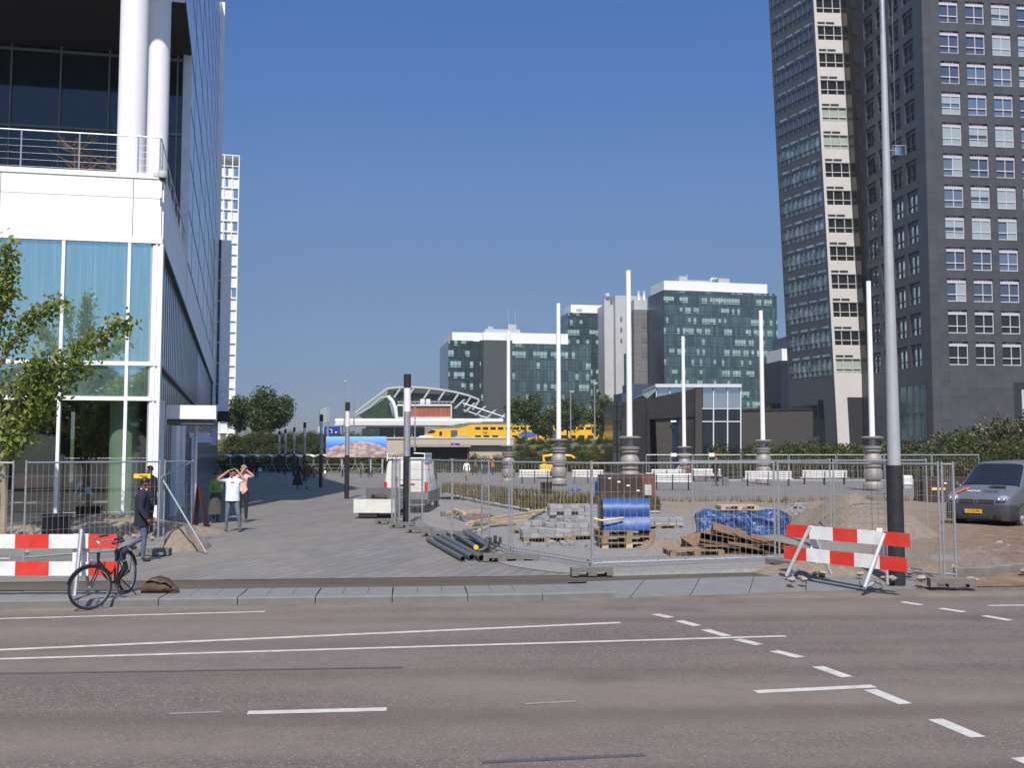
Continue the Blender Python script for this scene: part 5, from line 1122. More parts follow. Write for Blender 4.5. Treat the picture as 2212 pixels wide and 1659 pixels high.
m = MB(); q = [hp(-.02+a, k) for a, k in ((.1, .62), (.62, .62), (.56, .95), (.2, .95))]; m.extr(q, (.004, 0, .01)); m.build('hood_vent', black, body)
m = MB(); m.path([(-1.0, .5, 1.29), (-1.02, .0, 1.285)], .012); m.path([(-1.0, -.1, 1.29), (-1.03, -.6, 1.28)], .012); m.build('wiper', black, v_)
# ---------------------------------------------------------------- white van and trailer
O = G(876, 1109); v_ = thing('van', 'old white panel van with roof rack seen from behind', 'van', O, R(88.5))
def r2(x, zb, w, zt, wt): return [(x, y, z) for y, z in [(w*.96, zb), (w, zb+.1), (w, 1.0), (w*.97, 1.15), (wt+.03, zt-.1), (wt-.05, zt)]]+[(x, -y, z) for y, z in [(wt-.05, zt), (wt+.03, zt-.1), (w*.97, 1.15), (w, 1.0), (w, zb+.1), (w*.96, zb)]]
vw = M('dirty_white_paint', (.66, .65, .62), .4, var=.05, grime=(.45, .43, .4))
m = MB(); m.loft([r2(0, .38, .8, 1.93, .66), r2(.08, .34, .85, 2.0, .7), r2(3.2, .34, .86, 2.05, .7), r2(3.5, .34, .86, 1.95, .68), r2(4.05, .36, .84, 1.25, .7), r2(4.75, .4, .8, 1.0, .7)]); vb = m.build('body', vw, v_, True, None, 35)
m = MB(); m.loft([[(x, y, z) for y, z in ((.875, .36), (.878, .82), (-.878, .82), (-.875, .36))] for x in (-.015, 4.4)]); m.build('grey_lower_band', M('lower_band_grey', (.16, .16, .165), .6), v_)  # grey band round the lower part of the van body
m = MB(); m.bx(-.07, .02, -.86, .86, .36, .52); m.build('rear_bumper', plast, v_)
m = MB()
for y0, y1 in ((-.56, -.04), (.04, .56)): m.extr([(-.0, y0*1.05, 1.28), (-.0, y1*1.05, 1.28), (.045, y1, 1.75), (.045, y0, 1.75)], (-.02, 0, 0))
m.build('rear_window', M('rear_panel_white', (.58, .57, .54), .35), v_)
m = MB(); m.bx(-.012, .01, -.006, .006, .55, 1.9); m.build('door_gap', plast, v_); m = MB(); m.bx(-.04, .0, .06, .24, 1.05, 1.1); m.build('door_handle', black, v_)
for s in (-1, 1): m = MB(); m.bx(-.03, .05, s*.78-.06, s*.78+.06, .82, 1.2); m.build('tail_light', M('tail_red', (.45, .03, .02), .3), v_)
m = MB(); m.bx(-.02, 0, -.2, .2, .86, .97); m.build('number_plate', M('plate_yellow', (0, 0, 0)), v_)
for s in (-1, 1):
    for x in (.85, 3.9):
        m = MB(); m.torus((x, s*.78, .32), (1, 0, 0), (0, 0, 1), .23, .09, 20, 8); m.build('wheel', black, v_, True)
    m = MB(); q = [(2.9, .87, 1.2), (3.75, .86, 1.2), (3.45, .73, 1.8), (2.9, .74, 1.85)]; m.quad(*[(x, s*(y+.01), z) for x, y, z in q]); m.build('side_window', glass_v, v_)
m = MB(); rm = M('red_sticker', (.55, .05, .04), .5)
m.extr([(.75, -.83, 1.62), (1.05, -.81, 1.62), (1.05, -.76, 1.9), (.75, -.76, 1.9)], (0, -.012, 0)); m.extr([(.3, -.885, 1.12), (1.2, -.885, 1.18), (1.2, -.88, 1.22), (.3, -.88, 1.16)], (0, -.01, 0)); m.bx(-.025, -.01, -.35, .0, 1.08, 1.15); m.build('red_sticker', rm, v_)
m = MB()
for s in (-.72, .72):
    m.tube((.0, s, 2.28), (2.4, s, 2.28), .022)
    for k in range(5): m.tube((k*.6, s, 2.0), (k*.6, s, 2.28), .02)
    m.tube((0, s, 2.12), (2.4, s, 2.12), .02)
for k in range(5): m.tube((k*.6, -.72, 2.1), (k*.6, .72, 2.1), .018)
m.tube((0, -.72, 2.28), (0, -.3, 2.3), .022); m.build('roof_rack', white, v_)
O = Vector((A(808, 1100, 35.6).x, 35.6, 0)); t = thing('trailer', 'low white open trailer loaded with rolls beside the lamp post', 'trailer', O, R(-2)); w = .72
tw = M('trailer_white', (.6, .6, .55), .5, grime=(.4, .38, .3)); m = MB(); m.bx(-w, w, 0, 2.3, .24, .32); m.bx(-w, w, -.03, .02, .2, .68); m.build('bed', tw, t)
for x in (-w, w-.03): m = MB(); m.bx(x, x+.03, .02, 2.3, .32, .68); m.build('side_board', tw, t)
m = MB(); m.bx(-w, w, 2.3, 2.34, .3, 1.0); m.build('front_board', M('grey_board', (.1, .1, .11), .6), t)
for s in (-1, 1): m = MB(); m.torus((s*.5, 1.1, .2), (0, 1, 0), (0, 0, 1), .14, .06, 18, 8); m.build('wheel', black, t, True)
m = MB(); m.bx(-.55, .1, .0, .5, .05, .24); m.build('toolbox', black, t)
rl = M('rubber_roll', (.07, .06, .058), .8, var=.3); 
for i, (x, y, z, l, rr, a) in enumerate([(-.35, .25, .47, .5, .14, 20), (-.05, .5, .46, .7, .13, 60), (.2, .3, .47, .5, .14, 30), (.12, .35, .72, .55, .13, 50), (.42, .4, .48, .6, .12, 80), (-.15, 1.2, .48, .8, .14, 10), (.35, 1.1, .5, .8, .15, 40)]):
    q = thing('rubber_roll', ['leftmost dark roll at the trailer tail', 'dark roll lying at the middle of the trailer bed', 'dark open ended roll before the stacked one', 'dark roll lying on top of the others in the trailer', 'dark roll nearest the lamp post on the trailer', 'dark roll deep in the trailer bed', 'thick dark roll at the trailer front'][i], 'roll', O+Vector((x, y, z)), R(a), 'rolls on the trailer'); m = MB(); m.loft([[(d, k*math.cos(2*PI*j/16), k*math.sin(2*PI*j/16)) for j in range(16)] for d, k in ((-l/2+.05, rr*.5), (-l/2, rr*.55), (-l/2, rr), (l/2, rr), (l/2, rr*.55), (l/2-.05, rr*.5))]); m.build('roll', rl, q, True)
for i, (x, y) in enumerate(((.4, .12), (.56, .14))): q = thing('yellow_cap', 'small yellow pipe cap in the trailer, %s' % ('left of two' if i == 0 else 'nearer the lamp post'), 'pipe cap', O+Vector((x, y, .37))); m = MB(); m.ball((0, 0, 0), .075, 12, 8); m.build('cap', yellow, q, True)
# ---------------------------------------------------------------- benches
def make_bench(L):
    t = thing('bench', '', 'bench', (0, 0, 0), 0, 'white slatted benches on the plaza'); m = MB()
    for k in range(4): m.obox((-L/2, -.02+k*.03, .47+k*.11), (L, 0, 0), (0, .02, .008), (0, -.02, .095))
    m.build('backrest', bar_white, t); m = MB()
    for k in range(4): m.bx(-L/2-.12, L/2+.12, -.12-k*.12, -.02-k*.12, .42, .45)
    m.build('seat', bar_white, t)
    for x in (-L/2+.15, 0, L/2-.15): m = MB(); m.tube((x, .02, 0), (x, -.02, .44), .035); m.tube((x, -.45, 0), (x, -.4, .42), .035); m.tube((x, -.42, .4), (x, .03, .4), .03); m.tube((x, .0, .42), (x, .14, .86), .025); m.build('leg', dark, t)
    return t
b2 = make_bench(2.0); b3 = make_bench(2.75); ub = set()
for (x, y, L, a, lb) in [(1155, 1044.5, 2, 176, 'white bench left of the column with the yellow digger'), (1270, 1045, 2, 176, 'white bench left of the dark brown container'), (1453, 1059, 2, 172, 'white bench in the foreground right of the container, nearest the site'), (1440, 1043, 2, 174, 'white bench with people sitting on it'), (1525, 1041, 2, 174, 'white bench with an orange mark on its back'), (1660, 1050, 3, 172, 'long white bench before the column by the leaning tower'), (1782, 1047, 3, 172, 'long white bench farthest from the container')]:
    o = b2 if L == 2 else b3
    if L in ub: o = copy_tree(o)
    ub.add(L); o.location = G(x, y, PZ); o.rotation_euler = (0, 0, R(a)); o['label'] = lb
def orange_mark(x, y, Y, nm): 
    p = A(x, y, Y); q = thing('notice_board', nm, 'notice', p); m = MB(); m.bx(-.16, .16, 0, .02, -.2, .2); m.build('board', white, q); m = MB(); m.box((0, -.01, 0), (.13, .02, .13), 0, 0, R(45)); m.build('orange_symbol', M('orange_decal', (0, 0, 0)), q)
orange_mark(1403, 1031, 46, 'small white notice with orange symbol beside the container')
# ---------------------------------------------------------------- pallets and paving stones
def make_pallet(mt, nm='pallet'):
    t = thing(nm, '', 'pallet', (0, 0, 0), 0, 'wooden pallets on the site'); m = MB()
    for y in (-.365, -.19, 0, .19, .365): m.bx(-.6, .6, y-.058, y+.058, .122, .144)
    m.build('deck', mt, t); m = MB()
    for x in (-.53, 0, .53): m.bx(x-.07, x+.07, -.42, .42, .1, .122); [m.bx(x-.07, x+.07, y-.06, y+.06, .022, .1) for y in (-.36, 0, .36)]
    for y in (-.37, 0, .37): m.bx(-.6, .6, y-.05, y+.05, 0, .022)
    m.build('base', mt, t); return t
pal = make_pallet(wood); paw = make_pallet(pwood); up = set()
def pallet(o, loc, rz, lb, sc=1, ry=0, rx=0):
    if o.name in up: c = copy_tree(o)
    else: c = o; up.add(o.name)
    c.location = loc; c.rotation_euler = (rx, ry, rz); c['label'] = lb; c.scale = (sc,)*3; return c
P0 = G(1354, 1189)
for k in range(3): pallet(paw if k else pal, P0+Vector((rnd.uniform(-.04, .04), .42+rnd.uniform(-.04, .04), .02+k*.146)), R(4+k*3), ['bottom', 'middle', 'top'][k]+' pallet of the pile under the blue roll', 1.08)
pallet(paw, G(1505, 1207)+Vector((0, .42, .03)), R(3), 'single weathered pallet lying flat behind the front fence')
# heap of rusty trays
HP = G(1590, 1203)
def tray():
    t = thing('formwork_tray', '', 'steel tray', (0, 0, 0), 0, 'heap of rusty brown steel trays'); m = MB(); L, w, h = .62, .42, .2
    m.bx(-L, L, -w, w, 0, .02); m.bx(-L, L, w-.02, w, .02, h)
    for x in (-L, -.22, .2, L-.02): m.bx(x, x+.02, -w, w, .02, h)
    m.bx(-L, L, -w, -w+.02, .02, .07); m.bx(-L, L, -w, w-.02, h, h+.015) if False else None; m.build('tray', rust, t); m = MB(); m.bx(-L-.02, L+.02, -w-.02, w+.02, h, h+.02); m.build('lid', M('rust_light', (.17, .1, .052), .8, var=.3, scale=5, grime=(.1, .05, .025)), t); return t
tray0 = tray()
TL = ['front left', 'front middle', 'front right end', 'second layer left', 'second layer right', 'third layer', 'right rear sloping', 'half buried right', 'tipped rear left']
for k, (dx, dy, z, rz, ry, rx) in enumerate([(-.35, .25, .0, 6, 4, 0), (.25, .3, .02, -8, 10, 5), (.8, .35, .0, 10, 14, 0), (-.3, .65, .17, -14, 10, -10), (.4, .7, .15, 8, 17, 8), (.0, .9, .3, -6, 16, 12), (.85, .75, .08, -12, 16, 4), (1.1, .6, .0, 25, 12, -6), (-.55, .95, .12, 18, -12, 16)]):
    o = tray0 if k == 0 else copy_tree(tray0); o.location = HP+Vector((dx, dy, z+.02)); o.rotation_euler = (R(rx), R(ry), R(rz)); o.scale = (.62, .75, .95); o['label'] = TL[k]+' tray in the heap of rusty brown steel boxes'
stone_m = M('paving_stone', (.25, .245, .25), .85, var=.14, scale=2.2, bump=.2); stone_b = M('paving_stone_dust', (.32, .31, .3), .9, var=.12, scale=3)
def stack(loc, rz, nx, ny, nz, lb, drop=.0, seed=1):
    t = thing('paving_stone_stack', lb, 'paving stones', loc, rz, 'stacks of grey paving stones on pallets'); r = random.Random(seed); m = MB(); sx_, sy_, sz_ = .21, .105, .1
    for k in range(nz):
        for i in range(nx):
            for j in range(ny):
                if k > 0 and r.random() < drop*(k/nz)+(.5*(abs(i-nx/2+.5)/nx) if k >= nz-2 else 0): continue
                m.m = int(r.random() < .35); m.box(((i-nx/2+.5)*sx_+r.uniform(-.01, .01), (j-ny/2+.5)*sy_+r.uniform(-.006, .006), (k+.5)*sz_), (sx_-.008, sy_-.008, sz_-.006), r.uniform(-.05, .05))
    m.build('stones', [stone_m, stone_b], t); return t
for i, (x, y, rz, n, lb, kw) in enumerate([(1178, 1175, 6, (6, 8, 2), 'low paving stone stack nearest the pipes', {}), (1232, 1171, 10, (6, 8, 3), 'paving stone stack on the pallet next to the blue roll', dict(drop=.2)), (1150, 1157, -6, (4, 7, 2), 'small broken paving stone stack behind the fence post', dict(drop=.4)), (1247, 1147, 4, (8, 8, 6), 'tallest stepped paving stone stack beside the grass bed', dict(drop=.35)), (1292, 1158, 4, (5, 7, 3), 'paving stone stack hidden behind the blue roll', {}), (1425, 1147, -4, (7, 7, 2), 'flat paving stone stack right of the blue roll', {})]):
    p = G(x, y)+Vector((0, .4, .02)); pallet(paw, p, R(rz), 'pallet under the '+lb); stack(p+Vector((0, 0, .145)), R(rz), *n, lb, seed=i, **kw)
for i, (x, y) in enumerate(((1590, 1106), (1640, 1108), (1700, 1112), (1725, 1104))): stack(G(x, y+8)+Vector((0, 0, .02)), R(i*20), 5, 5, 3 if i < 3 else 4, ['paving stone stack behind the blue tarpaulin, under the pallet', 'paving stones piled behind the tarpaulin middle', 'paving stones at the right end of the tarpaulin', 'paving stones at the foot of the sand heap'][i], .35, 40+i)
for i, (x, y) in enumerate(((2004, 1083), (2022, 1086))): stack(G(x, y+3)+Vector((0, 0, .04)), R(10+i*35), 4, 4, 3, ['grey stones stacked before the brown planter box', 'grey stones stacked beside the silver van'][i], .3, 60+i)
proto = thing('paving_stone', '', 'paving stone', (0, 0, 0), 0, 'loose paving stones'); m = MB(); m.bbox(-.1, .1, -.05, .05, 0, .1, .008); m.build('stone', stone_m, proto); first = True
for i in range(34):
    x, y, z = rnd.choice([(1200, 1150, .42), (1180, 1160, .36), (1160, 1158, .36), (1236, 1158, .47), (1250, 1160, .45)]) if i < 22 else (rnd.uniform(1130, 1290), rnd.uniform(1172, 1182), .02)
    o = proto if i == 0 else copy_tree(proto); p = G(x+rnd.uniform(-26, 26), y+8, 0); o.location = (p.x, p.y+rnd.uniform(0, .5), z); o.rotation_euler = (rnd.choice((0, 0, R(90))), rnd.uniform(-.2, .2), rnd.uniform(0, 3)); o['label'] = 'loose grey paving stone tossed on or around the stone stacks'
# timber beams
for i, (x0, y0, x1, y1, z) in enumerate([(968, 1110, 1048, 1105, .2), (975, 1102, 1000, 1112, .3), (985, 1113, 1062, 1117, .12), (1022, 1131, 1168, 1107, .25), (1030, 1133, 1150, 1118, .2), (1020, 1139, 1140, 1127, .12), (1012, 1135, 1080, 1122, .05), (1150, 1118, 1190, 1098, .1), (1040, 1148, 1058, 1142, .05)]):
    a, c = G(x0, y0, z), G(x1, y1, z); t = thing('timber_beam', ['long pale beam atop the left timber bundle', 'short pale beam sticking out of the left bundle', 'grey beam at the base of the left bundle', 'longest pale beam of the timber heap', 'second beam of the timber heap', 'front beam of the timber heap', 'low beam under the timber heap', 'thin orange lath leaning by the stone stack', 'short offcut beside the fence wires'][i], 'beam', a, 0, 'timber beams on the paving'); m = MB(); d = c-a; n = Vector((-d.y, d.x, 0)).normalized()*.1; m.obox(Vector((0, 0, 0)), d, n, (0, 0, .07)); m.build('beam', wood if i != 2 else concrete, t)
for i, (x, y) in enumerate(((970, 1118), (1012, 1122), (1042, 1124))): t = thing('wooden_crate_block', 'squared dark timber bearer, %s of three under the beams' % ['leftmost', 'middle', 'rightmost'][i], 'bearer', G(x, y)+Vector((0, 0, .015)), R(20)); m = MB(); m.bbox(-.3, .3, -.12, .12, 0, .2, .015); m.build('bearer', [concrete, pwood, M('red_brown_brick', (.2, .08, .05), .85, var=.25)][i], t)
# black pipes
pipe_m = M('dark_plastic_pipe', (.075, .08, .09), .45, var=.12); yc = M('yellow_cap', (.7, .5, .02), .4)
PA = [(925, 1171, 1000, 1214, .085, 0), (940, 1167, 1019, 1212, .1, 0), (958, 1166, 1040, 1214, .105, 0), (985, 1166, 1058, 1214, .09, 0), (1008, 1166, 1074, 1212, .085, 0), (985, 1170, 1028, 1200, .075, .17), (1003, 1164, 1052, 1200, .08, .2), (1012, 1160, 1062, 1196, .06, .18)]
for i, (x0, y0, x1, y1, rr, z) in enumerate(PA):
    rr *= .7; z *= .72
    a, c = G(x0, y0), G(x1, y1); a.z = c.z = z+rr+.005; t = thing('pipe', ['outermost dark pipe on the paving', 'second dark pipe from the paving side', 'third pipe in the bottom layer with open end', 'fourth pipe in the bottom layer', 'pipe nearest the concrete feet', 'pipe with a yellow capped end lying on top', 'upper pipe resting on the bottom layer', 'thin pipe topmost in the heap'][i], 'pipe', a, 0, 'heap of dark plastic pipes'); m = MB(); d = (c-a)
    u = d.normalized(); s_ = u.cross(Vector((0, 0, 1))).normalized(); w_ = s_.cross(u)
    m.loft([[u*k+(s_*math.cos(2*PI*j/18)+w_*math.sin(2*PI*j/18))*q for j in range(18)] for k, q in ((.2, rr*.86), (0, rr*.86), (0, rr), (d.length, rr), (d.length, rr*.86), (d.length-.25, rr*.84))]); m.build('pipe_wall', pipe_m, t, True)
    if i == 5: m = MB(); m.loft([[u*k+(s_*math.cos(2*PI*j/18)+w_*math.sin(2*PI*j/18))*q for j in range(18)] for k, q in ((d.length-.02, rr*1.06), (d.length+.03, rr*1.06))]); m.build('end_cap', yc, t)
for i in range(7):
    a = G(1045+i*5, 1206-i*2); a.z = .16+.03*(i % 3); t = thing('pipe_fitting', 'short dark pipe elbow jumbled on the pipe ends', 'pipe fitting', a, R(50*i), 'jumbled pipe fittings'); m = MB(); m.path([(-.1, 0, 0), (0, 0, .03), (.07, .02, .09), (.08, .03, .2)], .042, 10); m.build('elbow', pipe_m, t, True)
# blue roll, tarpaulin stack, container, panel, barrels
p = P0+Vector((0, .42, .47)); t = thing('tarpaulin_roll', 'blue tarpaulin roll standing on three stacked pallets', 'tarpaulin', p, R(2)); pr = [(-.42, .0), (-.42, .05), (-.34, .3)]+[(-.02-.33*math.cos(a), .44+.3*math.sin(a)) for a in [R(-25+i*215/14) for i in range(15)]]+[(.3, 0)]
m = MB(); secs = []
for i in range(15): x = lerp(-.56, .56, i/14); secs.append([(x, y+rnd.uniform(-.006, .006), z*(1+.006*math.sin(i*1.7))+rnd.uniform(-.004, .004)) for y, z in pr])
m.loft(secs); m.build('roll', blue, t, True, None, 60); m = MB(); m.path([(-.8, -.5, .28), (-.6, -.52, .24), (-.35, -.5, .27), (-.1, -.46, .3)], .022, 6); m.build('yellow_strap', yellow, t)
m = MB(); m.bx(-.62, -.57, -.38, .3, .05, .7); m.build('end_board', dark, t)
tp_ = NT('shiny_blue_tarpaulin'); v = tp_.obj(); wr = tp_.noise(tp_.rot(v, 0, (1.2, 1, 1)), 3.2, 5, .6); wv = tp_.node('ShaderNodeTexWave'); tp_.put(wv.inputs[0], v); wv.inputs['Scale'].default_value = .9; wv.inputs['Distortion'].default_value = 9; wv.inputs['Detail'].default_value = 3; wv.bands_direction = 'DIAGONAL'
tp_.bump(tp_.math('ADD', wr, wv.outputs[1]), .9, .12); tp_.fin(tp_.mix(wr, (.01, .035, .13), (.022, .09, .28)), .28, 0, .6)
p = G(1612, 1166); t = thing('tarpaulin_stack', 'long stack of materials wrapped in shiny blue tarpaulin', 'tarpaulin', p, R(-4)); m = MB(); nx, ny = 26, 8
def ts(u, v):
    x = lerp(-1.22, 1.2, u); w = [(-.06, 0), (-.02, .3), (.0, .6), (.12, .72), (.5, .76), (.9, .74), (1.0, .6), (1.04, 0)]; k = v*(len(w)-1); i = min(int(k), len(w)-2); y, z = lerp(w[i][0], w[i+1][0], k-i), lerp(w[i][1], w[i+1][1], k-i); e = min(u, 1-u)*14; z *= .86+.14*min(1, e)
    return Vector((x+.03*math.sin(z*9+u*20), y+.035*math.sin(u*33+z*4)+.02*math.sin(u*71), z*(1+.03*math.sin(u*17))))
g_ = [[ts(i/nx, j/14) for j in range(15)] for i in range(nx+1)]; m.loft(g_, True, False); m.build('cover', tp_.m, t, True, None, 75)
pallet(pal, G(1602, 1166)+Vector((0, .55, .77)), R(2), 'pale empty pallet lying on the blue wrapped stack', .85)
p = Vector((A(1343, 1085, 46.5).x, 46.5, .03)); t = thing('container', 'dark brown steel site box below the tallest column', 'container', p); m = MB(); m.bbox(-1.0, 1.0, 0, 1.3, 0, 1.27, .02); m.build('box', brownbox, t); m = MB()
for i in range(5): m.bx(-1+.4*i+.02, -1+.4*i+.05, -.02, 0, .05, 1.22)
m.build('rib', M('rib_brown', (.07, .045, .035), .6), t); m = MB()
for x, z in ((-.55, 1.12), (-.13, .95), (.3, .78), (.75, .55)): m.bx(x-.07, x+.07, -.035, -.02, z-.035, z+.035)
m.build('paper_label', white, t)
p = Vector((A(1402, 1085, 45.5).x, 45.5, .03)); t = thing('panel', 'rust red board with grey meter box standing beside the container', 'panel', p); m = MB(); m.bx(-.28, .3, 0, .06, 0, 1.35); m.build('board', M('red_brown_board', (.13, .055, .045), .7, var=.2), t); m = MB(); m.bx(-.2, .1, -.1, 0, .38, .85); m.build('meter_box', M('meter_grey', (.45, .45, .44), .5), t)
for i, x in enumerate((1291, 1299)): t = thing('barrel', 'blue plastic barrel behind the container, %s' % ('outer one' if i == 0 else 'half hidden one'), 'barrel', Vector((A(x, 1, 47.8+i*.3).x, 47.8+i*.3, .3))); m = MB(); m.lathe([(.2, 0), (.26, .05), (.27, .25), (.26, .27), (.27, .3), (.27, .55), (.25, .66), (.2, .68)], (0, 0, 0), 20); m.build('barrel_body', blue, t, True)
p = A(1180, 1075, 50); p = Vector((p.x, 50, PZ-.25)); t = thing('litter_bin', 'black ribbed litter bin standing in the grass bed edge', 'bin', p); m = MB(); m.lathe([(.2+(.015 if j % 2 else 0), 0) for j in range(1)]+[(.22, .02), (.27, .8), (.25, .82), (.23, .7)], (0, 0, 0), 22)
for j in range(14): a = 2*PI*j/14; m.tube((.225*math.cos(a), .225*math.sin(a), .04), (.275*math.cos(a), .275*math.sin(a), .78), .014, 4)
m.build('bin_body', black, t)
p = A(1959, 1046, 58); t = thing('litter_bin', 'pale plaza litter bin right of the street lamp pole', 'bin', (p.x, 58, PZ)); m = MB(); m.bbox(-.26, .26, -.2, .2, .2, .72, .03); m.build('bin_body', bar_white, t); m = MB(); m.bx(-.2, .2, -.15, .15, 0, .2); m.build('bin_foot', grey, t)
p = Vector((A(2030, 1078, 45).x, 45, .03)); t = thing('container', 'dark brown slatted site box with small yellow notice', 'container', p); m = MB(); m.bbox(-.66, 1.2, 0, 1.2, 0, 1.22, .02); m.build('box', brownbox, t); m = MB(); m.bx(-.35, .25, -.03, -.005, .62, .74); m.build('yellow_notice', M('notice_yellow', (.6, .5, .2), .5), t); m = MB(); m.bx(.2, .32, -.03, -.005, .9, .96); m.bx(.85, .95, -.03, -.005, .8, .86); m.build('paper_label', white, t)
# heaps of sand
def heap(name, label, p, rx, ry, h, mt, seed, rz=0, group=None):
    t = thing(name, label, 'heap', p, rz, group); m = MB(); n = 30; r = random.Random(seed); o = [r.uniform(0, 6) for _ in range(8)]
    def H(u, v):
        d = math.sqrt(u*u+v*v); a = math.atan2(v, u); d *= 1+.12*math.sin(2*a+o[0])+.08*math.sin(3*a+o[1]); b = max(0, 1-d)**.9*h; return b*(1+.18*math.sin(u*5+o[2])*math.cos(v*4+o[3]))+(.04*math.sin(u*13+o[4])*math.sin(v*11+o[5])+.02*math.sin(u*31+v*27))*min(1, b*6)-.06*(d > .98)
    for j in range(n+1):
        for i in range(n+1): u, v = -1.15+2.3*i/n, -1.15+2.3*j/n; m.v.append(Vector((u*rx, v*ry, H(u, v)+(0 if u*u+v*v < 1.2 else -.1))))
    for j in range(n):
        for i in range(n): k = j*(n+1)+i; m.f.append([k, k+1, k+n+2, k+n+1]); m.mi.append(0)
    m.build('sand', mt, t, True); return t
heap('sand_heap', 'big sand heap behind the striped barrier and lamp pole', G(1848, 1152), 1.95, 3.4, 1.2, sand_m, 1); heap('sand_heap', 'low spread of sand left of the big heap', G(1770, 1128), 1.3, 1.6, .3, sand_m, 2)
heap('sand_heap', 'long sand heap along the shop windows at the left', G(205, 1152, 0)+Vector((0, .0, 0)), 4.2, 1.3, .62, sand_m, 3); heap('sand_heap', 'pointed sand heap at the leaning fence panel', G(395, 1185), .75, .9, .5, sand_m, 4); heap('sand_heap', 'small sand pile right of the pallet stack', G(1425, 1188), .7, 1.0, .32, sand_m, 5); heap('sand_heap', 'sand pile along the front right fence foot', G(1745, 1236), 1.0, .8, .22, sand_m, 6)
heap('sand_heap', 'flat brown soil heap before the silver van', G(2130, 1215), 3.0, 1.6, .3, soil_m, 7)
rb = M('rubble_stone', (.3, .26, .22), .9, var=.3, scale=6)
pr_ = None
for i in range(46):
    x, y = (rnd.uniform(1960, 2230), rnd.uniform(1170, 1255)) if i < 24 else ((rnd.uniform(1700, 1930), rnd.uniform(1225, 1262)) if i < 36 else (rnd.uniform(30, 420), rnd.uniform(1150, 1205)))
    if pr_ is None:
        o = pr_ = thing('rubble_piece', '', 'rubble', (0, 0, 0), 0, 'rubble lying on the soil'); m = MB(); r = random.Random(2); m.ball((0, 0, .3), 1, 7, 4); m.v = [q*r.uniform(.75, 1.2) for q in m.v]; m.build('stone', rb, o)
    else: o = copy_tree(pr_)
    s = rnd.uniform(.02, .075); o.location = G(x, y, .05); o.scale = (s*1.4, s, s*.8); o.rotation_euler = (0, 0, rnd.uniform(0, 6)); o['label'] = 'small pale lump of rubble lying on bare soil'
for i in range(3): p = G(2185+i*-40, 1228+i*4, .05); t = thing('old_kerb_piece', 'dug out kerb piece half buried in soil, %s of three before the van' % ['rightmost', 'middle', 'leftmost'][i], 'kerb piece', p, R(8)); m = MB(); m.bbox(-.4, .4, -.08, .08, -.1, .1, .02); m.build('stone', concrete, t)
p = G(1712, 1190, .02); t = thing('stone_slab', 'single dark block lying on bare ground before the far wall', 'block', G(1705, 1092)+Vector((0, 0, .02))); m = MB(); m.bbox(-.16, .16, -.1, .1, 0, .16, .03); m.build('block', concrete, t)
for i in range(5): a, c = G(1300+i*62, 1222-i*2.2), G(1356+i*62, 1220-i*2.2); t = thing('kerb_strip_piece', 'pale edging stone laid loose under the front fence', 'edging stone', a, 0, 'edging stones under the front fence'); m = MB(); d = c-a; m.obox((0, 0, 0), d, (0, .1, 0), (0, 0, .07)); m.build('stone', M('pale_kerb', (0, 0, 0)), t)
# planter tub, tar sign, board
p = G(120, 1165); t = thing('planter', 'big dark grey round planter tub behind the left fence', 'planter', p); m = MB(); m.lathe([(.3, 0), (.36, .05), (.36, .55), (.39, .58), (.39, .66), (.34, .66), (.33, .58)], (0, 0, 0), 28); m.build('tub', M('tub_grey', (.03, .03, .033), .4), t, True)
p = G(428, 1140); t = thing('menu_board', 'dark red folding menu board at the building side', 'menu board', p, R(2)); m = MB(); mr = M('dark_red', (.06, .012, .018), .5)
m.extr([(-.11, -.3, 0), (-.02, -.22, 1.3), (-.02, .22, 1.3), (-.11, .3, 0)], (.03, 0, 0)); m.extr([(.25, -.3, 0), (.02, -.22, 1.3), (.02, .22, 1.3), (.25, .3, 0)], (.03, 0, 0)); m.build('boards', mr, t)
p = A(307, 1028.5, G(341, 1192).y-.75); t = thing('fence_sign', 'small yellow sign wired to the left fence', 'sign', p); m = MB(); m.bx(-.19, .19, 0, .012, -.05, .05); m.build('plate', M('sign_yellow', (.8, .55, .02), .5, var=.02), t); text('Heras', 'lettering', pk, t, frame((.03, -.004, 0), (1, 0, 0), (0, 0, 1)), .08)
# yellow digger
p = A(1190, 1010, 80); t = thing('digger', 'yellow mini digger partly hidden by a mast column', 'digger', (p.x, 80, PZ)); m = MB(); m.bbox(-.9, .7, -.6, .7, .55, 1.1, .08); m.build('body', yellow, t); m = MB(); m.path([(-.5, 0, 1.1), (-.6, 0, 1.75), (.2, 0, 1.85), (1.6, 0, 1.8)], [.15, .13, .11, .09], 8); m.path([(1.6, 0, 1.8), (1.9, 0, 1.6)], .09, 8); m.build('boom', yellow, t, True)
m = MB(); m.bbox(-1.1, .9, -.7, .8, 0, .5, .1); m.build('tracks', black, t); m = MB(); m.bbox(-.2, .6, -.5, .5, 1.1, 1.5, .05); m.build('seat_box', brownbox, t); m = MB(); m.ball((.55, -.2, 1.3), .22); m.build('tank', white, t, True)
# interior tables
for i, (x, Y) in enumerate(((60, 31), (215, 31.2))):
    p = A(x, 1085, Y); t = thing('table', 'cafe table behind the shop window, %s' % ('near the red poster' if i == 0 else 'left of the green column'), 'table', (p.x, Y, .06)); m = MB(); m.bx(-.4, .4, -.3, .3, .72, .75); m.build('tabletop', bar_white, t); m = MB(); m.tube((0, 0, 0), (0, 0, .72), .035); m.lathe([(.22, 0), (.03, .03)], (0, 0, 0), 14); m.build('leg', dark, t)
